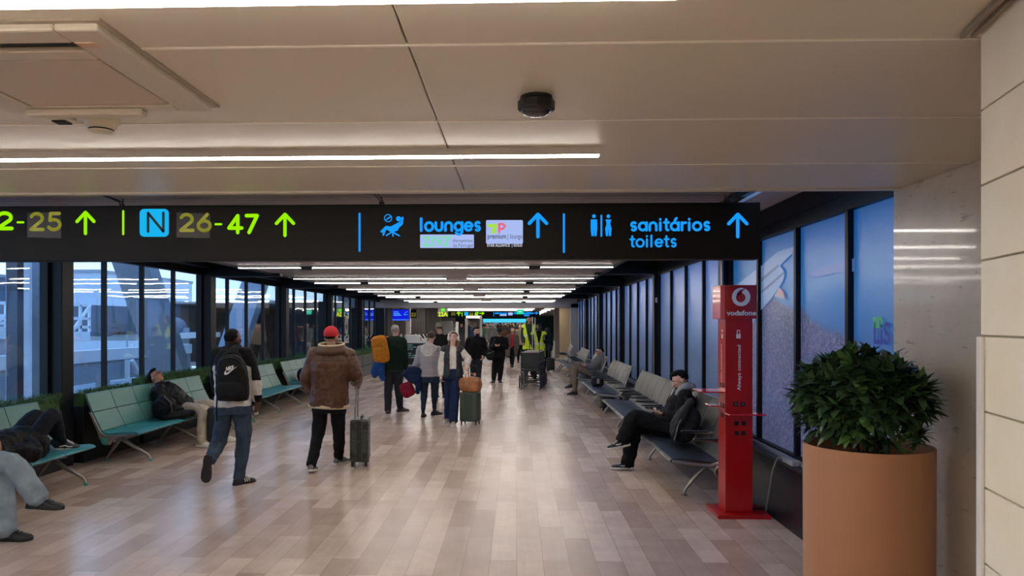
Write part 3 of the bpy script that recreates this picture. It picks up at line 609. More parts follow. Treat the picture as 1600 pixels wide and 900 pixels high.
def leaf(mb, p, d, up, L, W):
    s = d.cross(up).normalized(); nn = s.cross(d).normalized(); b = .25 * L
    a1, a2 = p + d * (L * .3) + nn * (L * .06), p + d * (L * .7) + nn * (L * .04); tip = p + d * L - nn * (L * .08)
    c = W * .22
    mb.add([p, a1, a2, tip, p + d * (L * .28) + s * (W * .8) + nn * c, p + d * (L * .62) + s * W * .75 + nn * c * .8, p + d * (L * .28) - s * (W * .8) + nn * c, p + d * (L * .62) - s * W * .75 + nn * c * .8],
           [(0, 1, 4), (1, 2, 5, 4), (2, 3, 5), (0, 6, 1), (1, 6, 7, 2), (2, 7, 3)])
mb = MB(); cnt = 0
while cnt < 430:
    z_ = rr.uniform(-1, 1); a = rr.uniform(0, 6.2832); r_ = rr.uniform(.55, 1.) ** .5
    d = V((math.sqrt(1 - z_ * z_) * math.cos(a), math.sqrt(1 - z_ * z_) * math.sin(a), z_))
    if z_ < -.35 and 1.1 < (a % 6.2832) < 1.2: continue
    # a gap low on the side towards the wall
    g = 1 + .12 * noise.noise(d * 2.1)
    if d.x > .25 and z_ < -.3 and d.y < .6 and rr.random() < .85: continue
    if z_ < -.75: continue
    p = V((px_ - .035, py_, cz)) + V((d.x * .335, d.y * .335, d.z * (.235 if z_ > 0 else .27))) * r_ * g
    if p.x > 2.38: p.x = 2.38
    mb.cm = 1 if rr.random() < .12 else 0; cnt += 1
    for k in range(rr.choice((5, 6, 7))):
        ld = (d * .55 + V((rr.uniform(-1, 1), rr.uniform(-1, 1), rr.uniform(-.7, .8)))).normalized()
        leaf(mb, p + V((rr.uniform(-.02, .02), rr.uniform(-.02, .02), rr.uniform(-.02, .02))), ld, V((rr.uniform(-.3, .3), rr.uniform(-.3, .3), 1)), rr.uniform(.09, .135), rr.uniform(.023, .033))
for i in range(26):   # low sprays over the rim
    a = rr.choice((rr.uniform(-.5, .5), rr.uniform(3.6, 5.4))); p = V((px_ + .27 * math.cos(a), py_ + .27 * math.sin(a), RZ + rr.uniform(.02, .1)))
    mb.cm = 1 if rr.random() < .35 else 0
    for k in range(6):
        ld = (V((math.cos(a), math.sin(a), 0)) * .5 + V((rr.uniform(-1, 1), rr.uniform(-1, 1), rr.uniform(-.3, .9)))).normalized(); leaf(mb, p, ld, V((0, 0, 1)), rr.uniform(.07, .11), rr.uniform(.014, .02))
mb.build('foliage', [ML, ML2], t, 30, recalc=False)
# ------------------------------------------------------------------ hedges in black boxes along the windows
MH = mat('hedge_green', '3a5a2a', .8, var=.4, vscale=14)
def hedge_blades(mb, x0, x1, y0, y1, z0, z1, n, rg):
    for i in range(n):
        x, y = rg.uniform(x0, x1), rg.uniform(y0, y1); z = z1 - rg.random() ** 2 * (z1 - z0)
        if rg.random() < .45: x = x1 - rg.uniform(0, .03)
        d = V((rg.gauss(.25, .5), rg.gauss(0, .5), 1)).normalized(); L = rg.uniform(.03, .06); s = V((rg.uniform(-1, 1), rg.uniform(-1, 1), 0)).normalized() * .004
        p = V((x, y, z - .02)); mb.add([p - s, p + s, p + d * L], [(0, 1, 2)])
hy = [(2.0, 4.3), (4.85, 8.75), (9.2, 10.6), (10.7, 13.2), (13.55, 17.5), (17.95, 20.2)]
for i, (y0, y1) in enumerate(hy):
    ztop = [.92, .93, .92, 1.0, .95, .93][i]
    t = thing('hedge_planter', f'black trough of clipped green hedge below the windows, {["nearest the viewer", "behind the lying person", "just past the first column", "behind the sleeping man", "behind the capped man", "farthest of the low ones"][i]}', 'hedge', (-5.6, (y0 + y1) / 2, 0), 'hedge troughs under the windows')
    MB().box(-5.72, -5.51, y0, y1, .0, .72).build('trough', M_black, t, bevel=.006)
    rg = random.Random(i); mb = MB().box(-5.70, -5.53, y0 + .02, y1 - .02, .7, ztop - .04); hedge_blades(mb, -5.72, -5.5, y0, y1, .72, ztop, int(1500 * (y1 - y0)), rg)
    mb.build('foliage', MH, t, recalc=False)
t = thing('hedge_planter', 'long grey planter wall topped with a green hedge at the far window end', 'hedge', (-5.3, 25.5, 0), 'hedge troughs under the windows')
MB().box(-5.55, -5.05, 20.6, 30.5, 0, .72).build('trough', mat('planter_grey', '55585c', .4), t, bevel=.01)
mb = MB()
for y in (22.3, 24.0, 25.7, 27.4, 29.1): mb.box(-5.052, -5.045, y, y + .02, .05, .7)
mb.box(-5.06, -5.03, 20.6, 30.5, .36, .38).build('joint', M_black, t)
mb = MB().box(-5.5, -5.07, 20.7, 30.4, .7, .84); hedge_blades(mb, -5.54, -5.05, 20.6, 30.5, .74, .9, 7000, random.Random(9)); mb.build('foliage', MH, t, recalc=False)
# ------------------------------------------------------------------ teal benches
TEAL = mat('teal_seat', '33808a', .34, spec=.5); TEALB = mat('teal_back', '4c7f7c', .4); BGREY = mat('bench_casting', '8d8785', .42, .5); TCAP = mat('teal_cap', '3f8f84', .5)
SP = .553
def arc_pts(a, b, c, n=6):
    """quadratic curve a-b-c"""
    a, b, c = V(a), V(b), V(c); return [a * (1 - t) ** 2 + b * (2 * t * (1 - t)) + c * t * t for t in [i / n for i in range(n + 1)]]
def panel(mb, prof, y0, y1, th):
    """a thin curved sheet: profile of (x, z) swept from y0 to y1"""
    pr = [V((x, 0, z)) for x, z in prof]; n = len(pr); back = []
    for i, p in enumerate(pr):
        t = (pr[min(i + 1, n - 1)] - pr[max(i - 1, 0)]).normalized(); back.append(p + V((-t.z, 0, t.x)) * -th)
    mb.prism([(p.x, y0, p.z) for p in pr + back[::-1]], (0, y1 - y0, 0))
def teal_bench(y0, nseat, label):
    x_ = -4.75; t = thing('waiting_bench', label, 'bench', (-5.0, y0 + nseat * SP / 2, 0), 'teal benches in line along the windows')
    L = nseat * SP
    MB().box(-5.17, -5.07, y0 + .03, y0 + L - .03, .27, .345).build('beam', BGREY, t, bevel=.012)
    for i in range(nseat):
        a, b = y0 + i * SP + .006, y0 + (i + 1) * SP - .006
        mb = MB(); panel(mb, [(x_, .385), (x_ - .02, .405), (x_ - .06, .415), (x_ - .25, .405), (x_ - .38, .392), (x_ - .435, .398), (x_ - .462, .42)], a, b, -.022); mb.build('seat', TEAL, t, 40)
        mb = MB(); panel(mb, [(x_ - .464, .425), (x_ - .53, .55), (x_ - .583, .655)], a, b, -.02); mb.build('backrest', TEALB, t, 40, bevel=.003)
        mb = MB(); panel(mb, [(x_ - .586, .662), (x_ - .635, .78), (x_ - .672, .885), (x_ - .69, .892)], a, b, -.024); mb.build('headrest', TEALB, t, 40, bevel=.003)
        if i:
            MB().tube([(x_ - .30, y0 + i * SP, .385), (x_ - .2, y0 + i * SP, .345), (x_ - .3, y0 + i * SP, .30)], [.016, .022, .02], 8).build('bracket', BGREY, t, 50)
    for ye, sd in ((y0 - .005, -1), (y0 + L + .005, 1)):
        pts = [(x_ - .02, .385), (x_ - .42, .37), (x_ - .475, .41), (x_ - .60, .655), (x_ - .63, .66), (x_ - .52, .41), (x_ - .5, .33), (x_ - .42, .245), (x_ - .36, .25), (x_ - .32, .31), (x_ - .22, .355)]
        f = MB().prism([(x, ye - .016, z) for x, z in pts], (0, .032, 0)).build('end_frame', BGREY, t, bevel=.006)
        MB().lathe((x_ - .42, ye + sd * .015, .3), [(.045, 0), (.045, sd * .012), (.02, sd * .014)], 18, (0, 1, 0)).build('end_cap', TCAP, f, 40)
    for yl in (y0 + .25, y0 + L / 2, y0 + L - .25):
        for foot, mid in (((-4.72, 0.03), (-4.96, .2)), ((-5.3, .03), (-5.2, .18))):
            l = MB().tube([(-5.12, yl, .3), (mid[0], yl, mid[1]), (foot[0] + (.03 if foot[0] < -5 else -.03), yl, .085), (foot[0], yl, foot[1])], [.034, .024, .016, .013], 8).build('leg', BGREY, t, 50)
            MB().lathe((foot[0], yl, 0), [(.022, 0), (.022, .03), (.015, .035)], 14).build('foot', TCAP, l, 40)
    return t
teal_bench(4.85, 6, 'teal bench nearest the viewer, with a person lying along it')
teal_bench(9.1, 6, 'teal bench with the sleeping man and his black backpack on it')
teal_bench(12.85, 6, 'teal bench partly hidden behind the man with the black sports backpack')
teal_bench(16.75, 6, 'teal bench with a lone black bag on it, farthest of the teal ones')
# ------------------------------------------------------------------ black leather benches with aluminium frames
LEA = mat('black_leather', '16181c', .33, bump=.25, bscale=420, spec=.55); LEAB = mat('black_leather_back_sheen', '34332f', .36, bump=.3, bscale=420, spec=.6)  # backs use a lighter leather copy, its grey-beige reflection put into the colour
ALU = mat('cast_aluminium', '98958f', .38, .85); PAD = mat('arm_pad', '1a1a1c', .5)
SQ = .55
def leather_bench(y0, nseat, label, arms=True, xo=0.):
    t = thing('leather_bench', label, 'bench', (1.9 + xo, y0 + nseat * SQ / 2, 0), 'black leather benches along the mural wall'); L = nseat * SQ
    X = lambda x: x + xo
    MB().tube([(X(1.99), y0 - .05, .33), (X(1.99), y0 + L + .05, .33)], .042, 14).build('beam', ALU, t, 50)
    for ye in (y0 - .05, y0 + L + .05):
        MB().lathe((X(1.99), ye, .33), [(.06, -.02), (.064, -.012), (.064, .012), (.06, .02)], 18, (0, 1, 0)).build('beam_collar', ALU, t, 40)
        MB().lathe((X(1.99), ye, .33), [(.044, -.022), (.044, .022)], 16, (0, 1, 0)).build('beam_hollow_shade', M_black, t, 40)  # black disc stands in for the shaded hollow of the open tube end
    for i in range(nseat):
        a, b = y0 + i * SQ + .008, y0 + (i + 1) * SQ - .008
        mb = MB(); panel(mb, [(X(1.52), .405), (X(1.515), .425), (X(1.53), .445), (X(1.62), .448), (X(1.8), .43), (X(1.93), .415), (X(1.985), .425)], a, b, .035); mb.build('seat', LEA, t, 40)
        mb = MB(); panel(mb, [(X(1.985), .43), (X(2.03), .49), (X(2.06), .6), (X(2.105), .74), (X(2.165), .87), (X(2.205), .945), (X(2.222), .95)], a, b, .028); mb.build('backrest', LEAB, t, 40)
        MB().box(X(1.508), X(1.53), a + .02, b - .02, .41, .432).build('front_trim', ALU, t, bevel=.006)
        MB().box(X(2.196), X(2.225), a, b, .945, .957).build('top_trim', ALU, t, bevel=.004)
    for i in range(nseat + 1):
        if i in (0, nseat):
            ye = y0 + i * SQ
            path = [(X(1.53), ye, .425), (X(1.7), ye, .40), (X(1.9), ye, .375), (X(1.99), ye, .4), (X(2.05), ye, .5), (X(2.1), ye, .66), (X(2.17), ye, .84), (X(2.23), ye, .955)]
            MB().tube(path, [.016, .022, .028, .03, .024, .02, .017, .013], 8, flat=.8).build('end_frame', ALU, t, 50)
        if arms:
            ye = y0 + i * SQ
            a_ = MB().tube([(X(2.09), ye, .62), (X(2.0), ye, .615), (X(1.86), ye, .628), (X(1.76), ye, .632)], [.018, .016, .014, .01], 8).build('arm', ALU, t, 50)
            MB().box(X(1.74), X(2.02), ye - .024, ye + .024, .628, .646).build('arm_pad', PAD, a_, bevel=.007)
    for yl in (y0 + .38, y0 + L - .38):
        for foot in ((1.74,), (2.26,)):
            fx = foot[0]; s_ = -1 if fx < 1.99 else 1
            l = MB().tube(arc_pts((X(1.99), yl, .32), (X(1.99 + s_ * .1), yl, .26), (X(fx), yl, .05)) + [V((X(fx + s_ * .008), yl, .012))], [.032, .03, .028, .025, .022, .019, .017, .016], 8).build('leg', ALU, t, 50)
            MB().lathe((X(fx + s_ * .01), yl, 0), [(.034, 0), (.034, .008), (.016, .016)], 14).build('foot', ALU, l, 40)
    return t
leather_bench(7.3, 5, 'black leather bench behind the red kiosk, where the reading man sits')
leather_bench(10.3, 5, 'empty black leather bench just beyond the reading man')
leather_bench(14.2, 5, 'black leather bench with a small dark bag on it, third from the kiosk')
leather_bench(18.0, 5, 'black leather bench where the man with glasses sits')
leather_bench(22.4, 5, 'empty black leather bench past the man with glasses')
leather_bench(27.0, 3, 'short black leather bench at the far end of the mural wall', True, -.15)
# ------------------------------------------------------------------ figures
CLOUD = bpy.data.textures.new('cloth_folds', 'CLOUDS'); CLOUD.noise_scale = .11; CLOUD.noise_depth = 2
HAIRT = bpy.data.textures.new('hair_lumps', 'CLOUDS'); HAIRT.noise_scale = .03
def knit(mb, name, mats, parent, vox=.008, smooth=3, folds=0., tex=None, matfn=None, cut=None):
    """weld the volumes of mb into one continuous surface"""
    me = bpy.data.meshes.new('k'); me.from_pydata([tuple(v) for v in mb.v], [], mb.f)
    bm = bmesh.new(); bm.from_mesh(me); bmesh.ops.recalc_face_normals(bm, faces=bm.faces[:]); bm.to_mesh(me); bm.free()
    o = bpy.data.objects.new('k', me); COL.objects.link(o)
    k = o.modifiers.new('r', 'REMESH'); k.mode = 'VOXEL'; k.voxel_size = vox
    k = o.modifiers.new('s', 'SMOOTH'); k.factor = .5; k.iterations = smooth
    if folds:
        k = o.modifiers.new('d', 'DISPLACE'); k.texture = tex or CLOUD; k.strength = folds; k.mid_level = .5; k.texture_coords = 'LOCAL'
    bpy.context.view_layer.update(); dg = bpy.context.evaluated_depsgraph_get()
    m2 = bpy.data.meshes.new_from_object(o.evaluated_get(dg)); bpy.data.objects.remove(o); bpy.data.meshes.remove(me)
    m2.name = name
    if cut:
        bm = bmesh.new(); bm.from_mesh(m2); bmesh.ops.delete(bm, geom=[f for f in bm.faces if cut(f.calc_center_median())], context='FACES'); bm.to_mesh(m2); bm.free()
    m2.materials.clear()
    for m in (mats if isinstance(mats, (list, tuple)) else [mats]): m2.materials.append(m)
    if matfn:
        for p in m2.polygons: p.material_index = matfn(p.center)
    else: m2.polygons.foreach_set('material_index', [0] * len(m2.polygons))
    m2.shade_smooth()
    root = parent
    while root is not None and root.parent: root = root.parent
    if root is not None: m2.transform(Matrix.Translation(-root.location))
    ob = bpy.data.objects.new(name, m2); COL.objects.link(ob); ob.parent = parent
    return ob
def limb(mb, pts, rad, n=12, sub=4):
    """rounded limb through joints with radii"""
    pts = [V(p) for p in pts]; P2, R2 = [], []
    for i in range(len(pts) - 1):
        for j in range(sub): t = j / sub; P2.append(pts[i].lerp(pts[i + 1], t)); R2.append(rad[i] * (1 - t) + rad[i + 1] * t)
    P2.append(pts[-1]); R2.append(rad[-1])
    for _ in range(2):
        Q2 = P2[:]
        for i in range(1, len(P2) - 1): Q2[i] = P2[i - 1] * .22 + P2[i] * .56 + P2[i + 1] * .22
        P2 = Q2
    a, b = (P2[0] - P2[1]).normalized(), (P2[-1] - P2[-2]).normalized()
    P2 = [P2[0] + a * R2[0] * .8] + P2 + [P2[-1] + b * R2[-1] * .6]; R2 = [R2[0] * .45] + R2 + [R2[-1] * .5]
    mb.tube(P2, R2, n)
def blimb(mb, a, b, c, ra, rab, rb, rbc, rc):
    """limb a-b-c with mid radii (muscle bellies)"""
    a, b, c = V(a), V(b), V(c); limb(mb, [a, a.lerp(b, .4), b, b.lerp(c, .35), c], [ra, rab, rb, rbc, rc])
def hand(mb, wrist, d, nrm, th, curl=.5, s=1., grip=1.):
    """palm, four unequal fingers and a thumb; d along the hand, nrm out of the palm, th towards the thumb"""
    w_ = V(wrist); d = V(d).normalized(); nrm = V(nrm); nrm = (nrm - d * nrm.dot(d)).normalized(); th = V(th); th = (th - d * th.dot(d) - nrm * th.dot(nrm)).normalized()
    mb.ell(w_ + d * .048 * s, (.04 * s, .056 * s, .019 * s), (th, d, nrm), 12)
    for off, L, r in ((.030, .072, .0095), (.010, .082, .0098), (-.011, .076, .0094), (-.030, .060, .0085)):
        p = w_ + d * .088 * s + th * off * s; a = curl * .55; pts = [p - d * .02 * s]; q = p
        for k, f in enumerate((.45, .31, .24)):
            pts.append(q); dd = d * math.cos(a) + nrm * math.sin(a); q = q + dd * L * f * s; a += curl * (.75 if k == 0 else .6)
        pts.append(q); mb.tube(pts + [q + (pts[-1] - pts[-2]).normalized() * .004], [r * s, r * s, r * .98 * s, r * .9 * s, r * .8 * s, r * .35 * s], 8)
    p = w_ + d * .03 * s + th * .028 * s; t1 = (d * .62 + th * .7 + nrm * .3 * grip).normalized(); t2 = (d * .85 + th * .25 + nrm * .55 * grip).normalized()
    a = p + t1 * .042 * s; b = a + t2 * .036 * s
    mb.tube([p - t1 * .02 * s, p, a, b, b + t2 * .005 * s], [.015 * s, .014 * s, .0112 * s, .0095 * s, .004 * s], 8)
def head_into(mb, c, r, f, u, s=1.):
    fr = (r, f, u)
    mb.ell(c + u * .022 * s - f * .012 * s, (.074 * s, .094 * s, .093 * s), fr, 16)
    mb.ell(c - u * .04 * s + f * .022 * s, (.058 * s, .064 * s, .068 * s), fr, 14)
    mb.ell(c - u * .088 * s + f * .045 * s, (.032 * s, .032 * s, .024 * s), fr, 10)
    mb.ell(c - u * .018 * s + f * .06 * s, (.056 * s, .03 * s, .03 * s), fr, 10)
    mb.ell(c + u * .024 * s + f * .07 * s, (.05 * s, .018 * s, .012 * s), fr, 10)
    mb.tube([c + u * .014 * s + f * .08 * s, c - u * .012 * s + f * .098 * s, c - u * .03 * s + f * .107 * s, c - u * .037 * s + f * .096 * s], [.008 * s, .01 * s, .0135 * s, .01 * s], 8)
    for k in (-1, 1): mb.ell(c + r * (k * .077 * s) - u * .012 * s - f * .008 * s, (.011 * s, .02 * s, .032 * s), fr, 10)
def hair_obj(parent, c, r, f, u, s, m, style='short', vox=.008):
    mb = MB()
    def sm(x): x = max(0., min(1., x)); return x * x * (3 - 2 * x)
    def fn(d):
        hl = .22 if style != 'crop' else .3; g = 1.
        g = min(g, 1 - .22 * sm((d.y - .0) / .3) * (1 - sm((d.z - hl) / .42)))
        g = min(g, 1 - .2 * sm((-.45 - d.z) / .2)); g = min(g, 1 - .2 * sm((abs(d.x) - .62) / .15) * sm((-.12 - d.z) / .15) * sm((d.y + .45) / .2))
        return g
    k = 1.0 if style != 'crop' else .965
    mb.ell(c + u * .026 * s - f * .018 * s, (.083 * s * k, .102 * s * k, .099 * s * k), (r, f, u), 26, fn)
    if style == 'quiff': mb.ell(c + u * .098 * s + f * .03 * s, (.058 * s, .06 * s, .03 * s), (r, f, u), 12)
    if style == 'long':
        for kx in (-1, 1): mb.tube([c + r * kx * .066 * s + u * .03 * s - f * .03 * s, c + r * kx * .08 * s - u * .06 * s - f * .035 * s, c + r * kx * .085 * s - u * .16 * s - f * .01 * s, c + r * kx * .085 * s - u * .26 * s + f * .03 * s], [.024 * s, .028 * s, .03 * s, .014 * s], 10)
        mb.tube([c - f * .06 * s + u * .03 * s, c - f * .085 * s - u * .1 * s, c - f * .09 * s - u * .22 * s], [.06 * s, .07 * s, .05 * s], 12)
    if style == 'bun': mb.ell(c - f * .1 * s - u * .01 * s, (.045 * s, .04 * s, .045 * s), (r, f, u), 12)
    return knit(mb, 'hair', m, parent, vox, 1, .012 if style != 'crop' else .004, HAIRT)
SHOE_N = 12
def shoe_obj(parent, ank, fwd, up, s, m_up, m_sole, stripes=None, swoosh=None, side=1):
    """shoe with its ankle at ank; fwd the toe direction; up the shin direction"""
    f = V(fwd).normalized(); u = V(up); u = (u - f * u.dot(f)).normalized(); r = f.cross(u); a = V(ank) - u * .09 * s
    rings = []
    for x, w, h in ((-.072, .018, .055), (-.06, .032, .075), (-.03, .037, .098), (.02, .038, .098), (.06, .041, .082), (.1, .046, .062), (.15, .047, .05), (.185, .036, .042), (.2, .016, .032)):
        ring = []
        for j in range(SHOE_N):
            an = 6.28319 * j / SHOE_N; cx, sz_ = math.cos(an), math.sin(an); z = .02 + (h - .02) * max(0, sz_) if sz_ > 0 else .02 + .004 * sz_
            ring.append(a + f * (x * s) + r * (w * s * math.copysign(abs(cx) ** .7, cx)) + u * (z * s))
        rings.append(ring)
    o = MB().loft(rings).build('shoe', m_up, parent, 50)
    poly = [(-.078, .0), (-.07, .028), (-.03, .04), (.03, .038), (.1, .05), (.16, .05), (.195, .034), (.208, 0)]
    pp = poly + [(x, -y) for x, y in poly[-2:0:-1]]
    MB().prism([a + f * (x * s) + r * (y * s) for x, y in pp], u * (.026 * s)).build('sole', m_sole, o, bevel=.004)
    if stripes:
        mb = MB()
        for sd in (-1, 1):
            for k in range(3):
                b = a + f * ((.045 + .026 * k) * s) + r * (sd * .0425 * s); mb.bar(b + u * .03 * s, b + u * .068 * s - f * .012 * s - r * (sd * .004 * s), .009 * s)
        mb.build('stripes', stripes, o)
    if swoosh:
        mb = MB()
        for sd in (-1, 1):
            q = a + r * (sd * .043 * s); mb.tube([q - f * .03 * s + u * .045 * s, q + f * .02 * s + u * .06 * s, q + f * .06 * s + u * .045 * s + r * sd * .003, q + f * .1 * s + u * .05 * s + r * sd * .005], .006 * s, 6)
        mb.build('stripe', swoosh, o)
    mb = MB()
    for k in range(4):
        b = a + f * ((.05 + .022 * k) * s) + u * ((.092 - .011 * k) * s); mb.tube([b - r * .024 * s, b + u * .004 * s, b + r * .024 * s], .004 * s, 5)
    mb.build('laces', mat('laces_pale', 'c9c5bf', .7) if stripes or swoosh else m_up, o)
    return o
SKIN = {'light': mat('skin_light', 'c59a86', .5), 'tan': mat('skin_tan', 'a87a62', .5), 'dark': mat('skin_dark', '4e3226', .45), 'pale': mat('skin_pale', 'd2a898', .5)}
EYEW, EYED, LIP = mat('eye_white', 'd8d4d0', .3), mat('eye_dark', '1b1512', .3), mat('lip_rose', 'a05a54', .5)
def face_parts(root, c, r, f, u, s, brow, lipm=LIP, closed=False):
    for k in (-1, 1):
        if closed:
            MB().tube([c + r * (k * .017 * s) - u * .0 * s + f * .088 * s, c + r * (k * .031 * s) - u * .004 * s + f * .0885 * s, c + r * (k * .045 * s) + u * .0 * s + f * .08 * s], [.002 * s, .003 * s, .002 * s], 6).build('eyelashes', EYED, root, 60)
        else:
            e = MB().ell(c + r * (k * .031 * s) + u * .004 * s + f * .079 * s, (.0125 * s, .0105 * s, .0065 * s), (r, f, u), 10).build('eye', EYEW, root, 60)
            MB().ell(c + r * (k * .031 * s) + u * .004 * s + f * .0862 * s, (.0062 * s, .005 * s, .006 * s), (r, f, u), 8).build('iris', EYED, e, 60)
        MB().tube([c + r * (k * .013 * s) + u * .026 * s + f * .089 * s, c + r * (k * .032 * s) + u * .031 * s + f * .087 * s, c + r * (k * .052 * s) + u * .024 * s + f * .073 * s], [.004 * s, .0045 * s, .002 * s], 6).build('eyebrow', brow, root, 60)
    MB().ell(c - u * .06 * s + f * .082 * s, (.024 * s, .01 * s, .0075 * s), (r, f, u), 10).build('lips', lipm, root, 60)
def figure(label, J, skin='light', face=(0, 1, 0), headdir=None, headup=(0, 0, 1), s=1., bw=1., depth=1., vox=.008,
           top=None, bot=None, shoes=None, hair=None, hands=True, faced=False, brow=None, beard=None, group=None, female=False, only=None):
    """a clothed person; J: world joints hipL hipR knL knR anL anR shL shR elL elR wrL wrR head, toeL toeR directions"""
    J = {k: V(v) for k, v in J.items()}
    hm, sm = (J['hipL'] + J['hipR']) / 2, (J['shL'] + J['shR']) / 2
    gz = min(J['anL'].z, J['anR'].z)
    root = thing('person', label, 'person', (hm.x, hm.y, 0), group)
    Rv = (J['shR'] - J['shL']).normalized(); Rh = (J['hipR'] - J['hipL']).normalized()
    f = V(face).normalized(); ax = (sm - hm).normalized()
    rs = Rv - ax * Rv.dot(ax); rs.normalize(); rh = Rh - ax * Rh.dot(ax); rh.normalize()
    if rs.cross(ax).dot(f) > 0: rs = -rs   # right vector such that up x right = forward
    if ax.cross(rs).dot(f) < 0: rs = -rs
    if ax.cross(rh).dot(f) < 0: rh = -rh
    D = (sm - hm).length
    hs = (J['shR'] - J['shL']).length / 2
    hd = V(headdir if headdir else face).normalized(); hu = V(headup); hu = (hu - hd * hu.dot(hd)).normalized(); hr = hd.cross(hu).normalized()
    hc = J['head']; neck = sm + ax * .035 * s
    def torso(mb, inf, hem, topt=1.12, wf=1., df=1., flare=0.):
        if female: prof = [(-.35, .175, .12), (-.15, .18, .125), (0, .172, .125), (.3, .142, .105), (.45, .138, .1), (.72, .155, .122), (.9, .15, .105), (1.03, .105, .085), (1.16, .058, .058)]
        else: prof = [(-.35, .168, .115), (-.15, .17, .12), (0, .165, .12), (.3, .152, .112), (.5, .158, .115), (.75, .178, .125), (.92, .17, .11), (1.04, .115, .085), (1.16, .062, .062)]
        def pr(t):
            for (a, w0, d0), (b, w1, d1) in zip(prof, prof[1:]):
                if t <= b or b == prof[-1][0]:
                    k = max(0, min(1, (t - a) / (b - a))); return w0 + (w1 - w0) * k, d0 + (d1 - d0) * k
        rings = []; n = 9; t0 = -hem / D
        for i in range(n + 1):
            t = t0 + (topt - t0) * i / n; w_, d_ = pr(t); k = max(0, min(1, t)); rv = (rh * (1 - k) + rs * k).normalized(); fv = ax.cross(rv)
            w_ = (w_ * bw * wf * s + inf + flare * max(0, .5 - t)); d_ = d_ * bw * df * depth * s + inf + flare * max(0, .5 - t); c = hm + ax * (t * D) + fv * (-.012 * s)
            rings.append([c + rv * (w_ * math.copysign(abs(math.cos(q)) ** .85, math.cos(q))) + fv * (d_ * math.copysign(abs(math.sin(q)) ** .85, math.sin(q))) for q in [6.28319 * j / 20 for j in range(20)]])
        mb.loft(rings)
    def shoulder(mb, side, inf):
        a = J['sh' + side]; mb.ell(a, (.06 * s + inf, .06 * s + inf, .06 * s + inf), None, 12); limb(mb, [sm + ax * .02 * s, a], [.075 * s + inf, .055 * s + inf], 10, 2)
    # body
    b = MB(); torso(b, -.022 * s, .02, 1.1)
    limb(b, [sm - ax * .02, neck, hc - hu * .045 * s - hd * .015 * s], [.07 * s, .056 * s, .054 * s]); head_into(b, hc, hr, hd, hu, s)
    for sd in 'LR':
        shoulder(b, sd, -.014)
        blimb(b, J['sh' + sd], J['el' + sd], J['wr' + sd], .05 * s, .043 * s, .036 * s, .036 * s, .026 * s)
        blimb(b, J['hip' + sd], J['kn' + sd], J['an' + sd], .072 * s, .066 * s, .048 * s, .047 * s, .033 * s)
        hw = J['wr' + sd]; d = (hw - J['el' + sd]).normalized(); hh = J.get('hand' + sd, d)
        if hands is True or (hands and sd in hands):
            nrm = J.get('palm' + sd, (V((0, 0, -1)) if abs(hh.normalized().z) < .6 else rs * (1 if sd == 'L' else -1)))
            th = J.get('thumb' + sd, f if abs(hh.normalized().z) > .6 else V((0, 0, 1)))
            hand(b, hw, hh, nrm, th, .55 if 'curl' not in J else J['curl'].x, s * (.92 if female else 1.))
        else: b.ell(hw + d * .05, (.035 * s, .035 * s, .05 * s), None, 8)
        tf = J['toe' + sd]; limb(b, [J['an' + sd], J['an' + sd] + V(tf).normalized() * .07 * s - V(J.get('shoeup' + sd, V((0, 0, 1)))).normalized() * (.06 * s)], [.032 * s, .015 * s], 8, 2)
    bs = [b]
    SOCK = mat('sock_black', '121214', .9)
    ob = knit(b, 'body', [SKIN[skin], SOCK], root, vox * .85, 2, matfn=lambda p: 1 if min((p - J['anL']).length, (p - J['anR']).length) < .16 * s else 0)
    # legs
    if bot:
        m = MB(); g = bot.get('inf', .014)
        torso(m, g * .8 + .004, .09, .22, 1., 1.02)
        for sd in 'LR':
            h_, k_, a_ = J['hip' + sd], J['kn' + sd], J['an' + sd] + (J['kn' + sd] - J['an' + sd]).normalized() * bot.get('crop', -.025)
            hr_ = bot.get('hem', .05) * s; kr = bot.get('knee', .058) * s + g
            limb(m, [h_, h_.lerp(k_, .35), k_, k_.lerp(a_, .4), k_.lerp(a_, .85), a_], [.085 * s * (1.06 if female else 1) + g, .078 * s + g, kr, (kr + hr_) / 2 + .004, hr_, hr_])
        knit(m, 'trousers', bot['m'], root, vox, 3, bot.get('folds', .022), matfn=bot.get('fn'))
    for t in ([top] if isinstance(top, dict) else (top or [])):
        m = MB(); g = t.get('inf', .02)
        torso(m, g, t.get('hem', .08), t.get('upto', 1.1), t.get('wf', 1.), t.get('df', 1.), t.get('flare', 0.))
        sl = t.get('sleeve', .96)
        for sd in 'LR':
            shoulder(m, sd, g * .8)
            if sl > 0:
                w_ = J['el' + sd].lerp(J['wr' + sd], sl); gi = t.get('arm', g)
                blimb(m, J['sh' + sd], J['el' + sd], w_, .058 * s + gi, .053 * s + gi, .045 * s + gi, .044 * s + gi, t.get('cuff', .034) * s + gi * .8)
        cl = t.get('collar')
        if cl == 'stand': limb(m, [sm + ax * .0, neck + (hc - neck) * .32], [.085 * s + g * .5, .068 * s + g * .4], 14, 3)
        if cl == 'hood':
            bk = -f
            m.ell(neck + bk * .06 * s + V((0, 0, .01)), (.105 * s, .06 * s, .055 * s), (rs, f, V((0, 0, 1))), 14); m.ell(neck + bk * .085 * s - V((0, 0, .06 * s)), (.095 * s, .045 * s, .085 * s), (rs, f, V((0, 0, 1))), 14)
            for k in (-1, 1): limb(m, [neck + bk * .04 * s + rs * (k * .075 * s), neck + rs * (k * .07 * s) + f * .04 * s - V((0, 0, .03 * s))], [.036 * s, .03 * s], 8, 2)
        knit(m, t.get('name', 'jacket'), t['m'], root, vox, t.get('smooth', 3), t.get('folds', .022), matfn=t.get('fn'), cut=t.get('cut'))
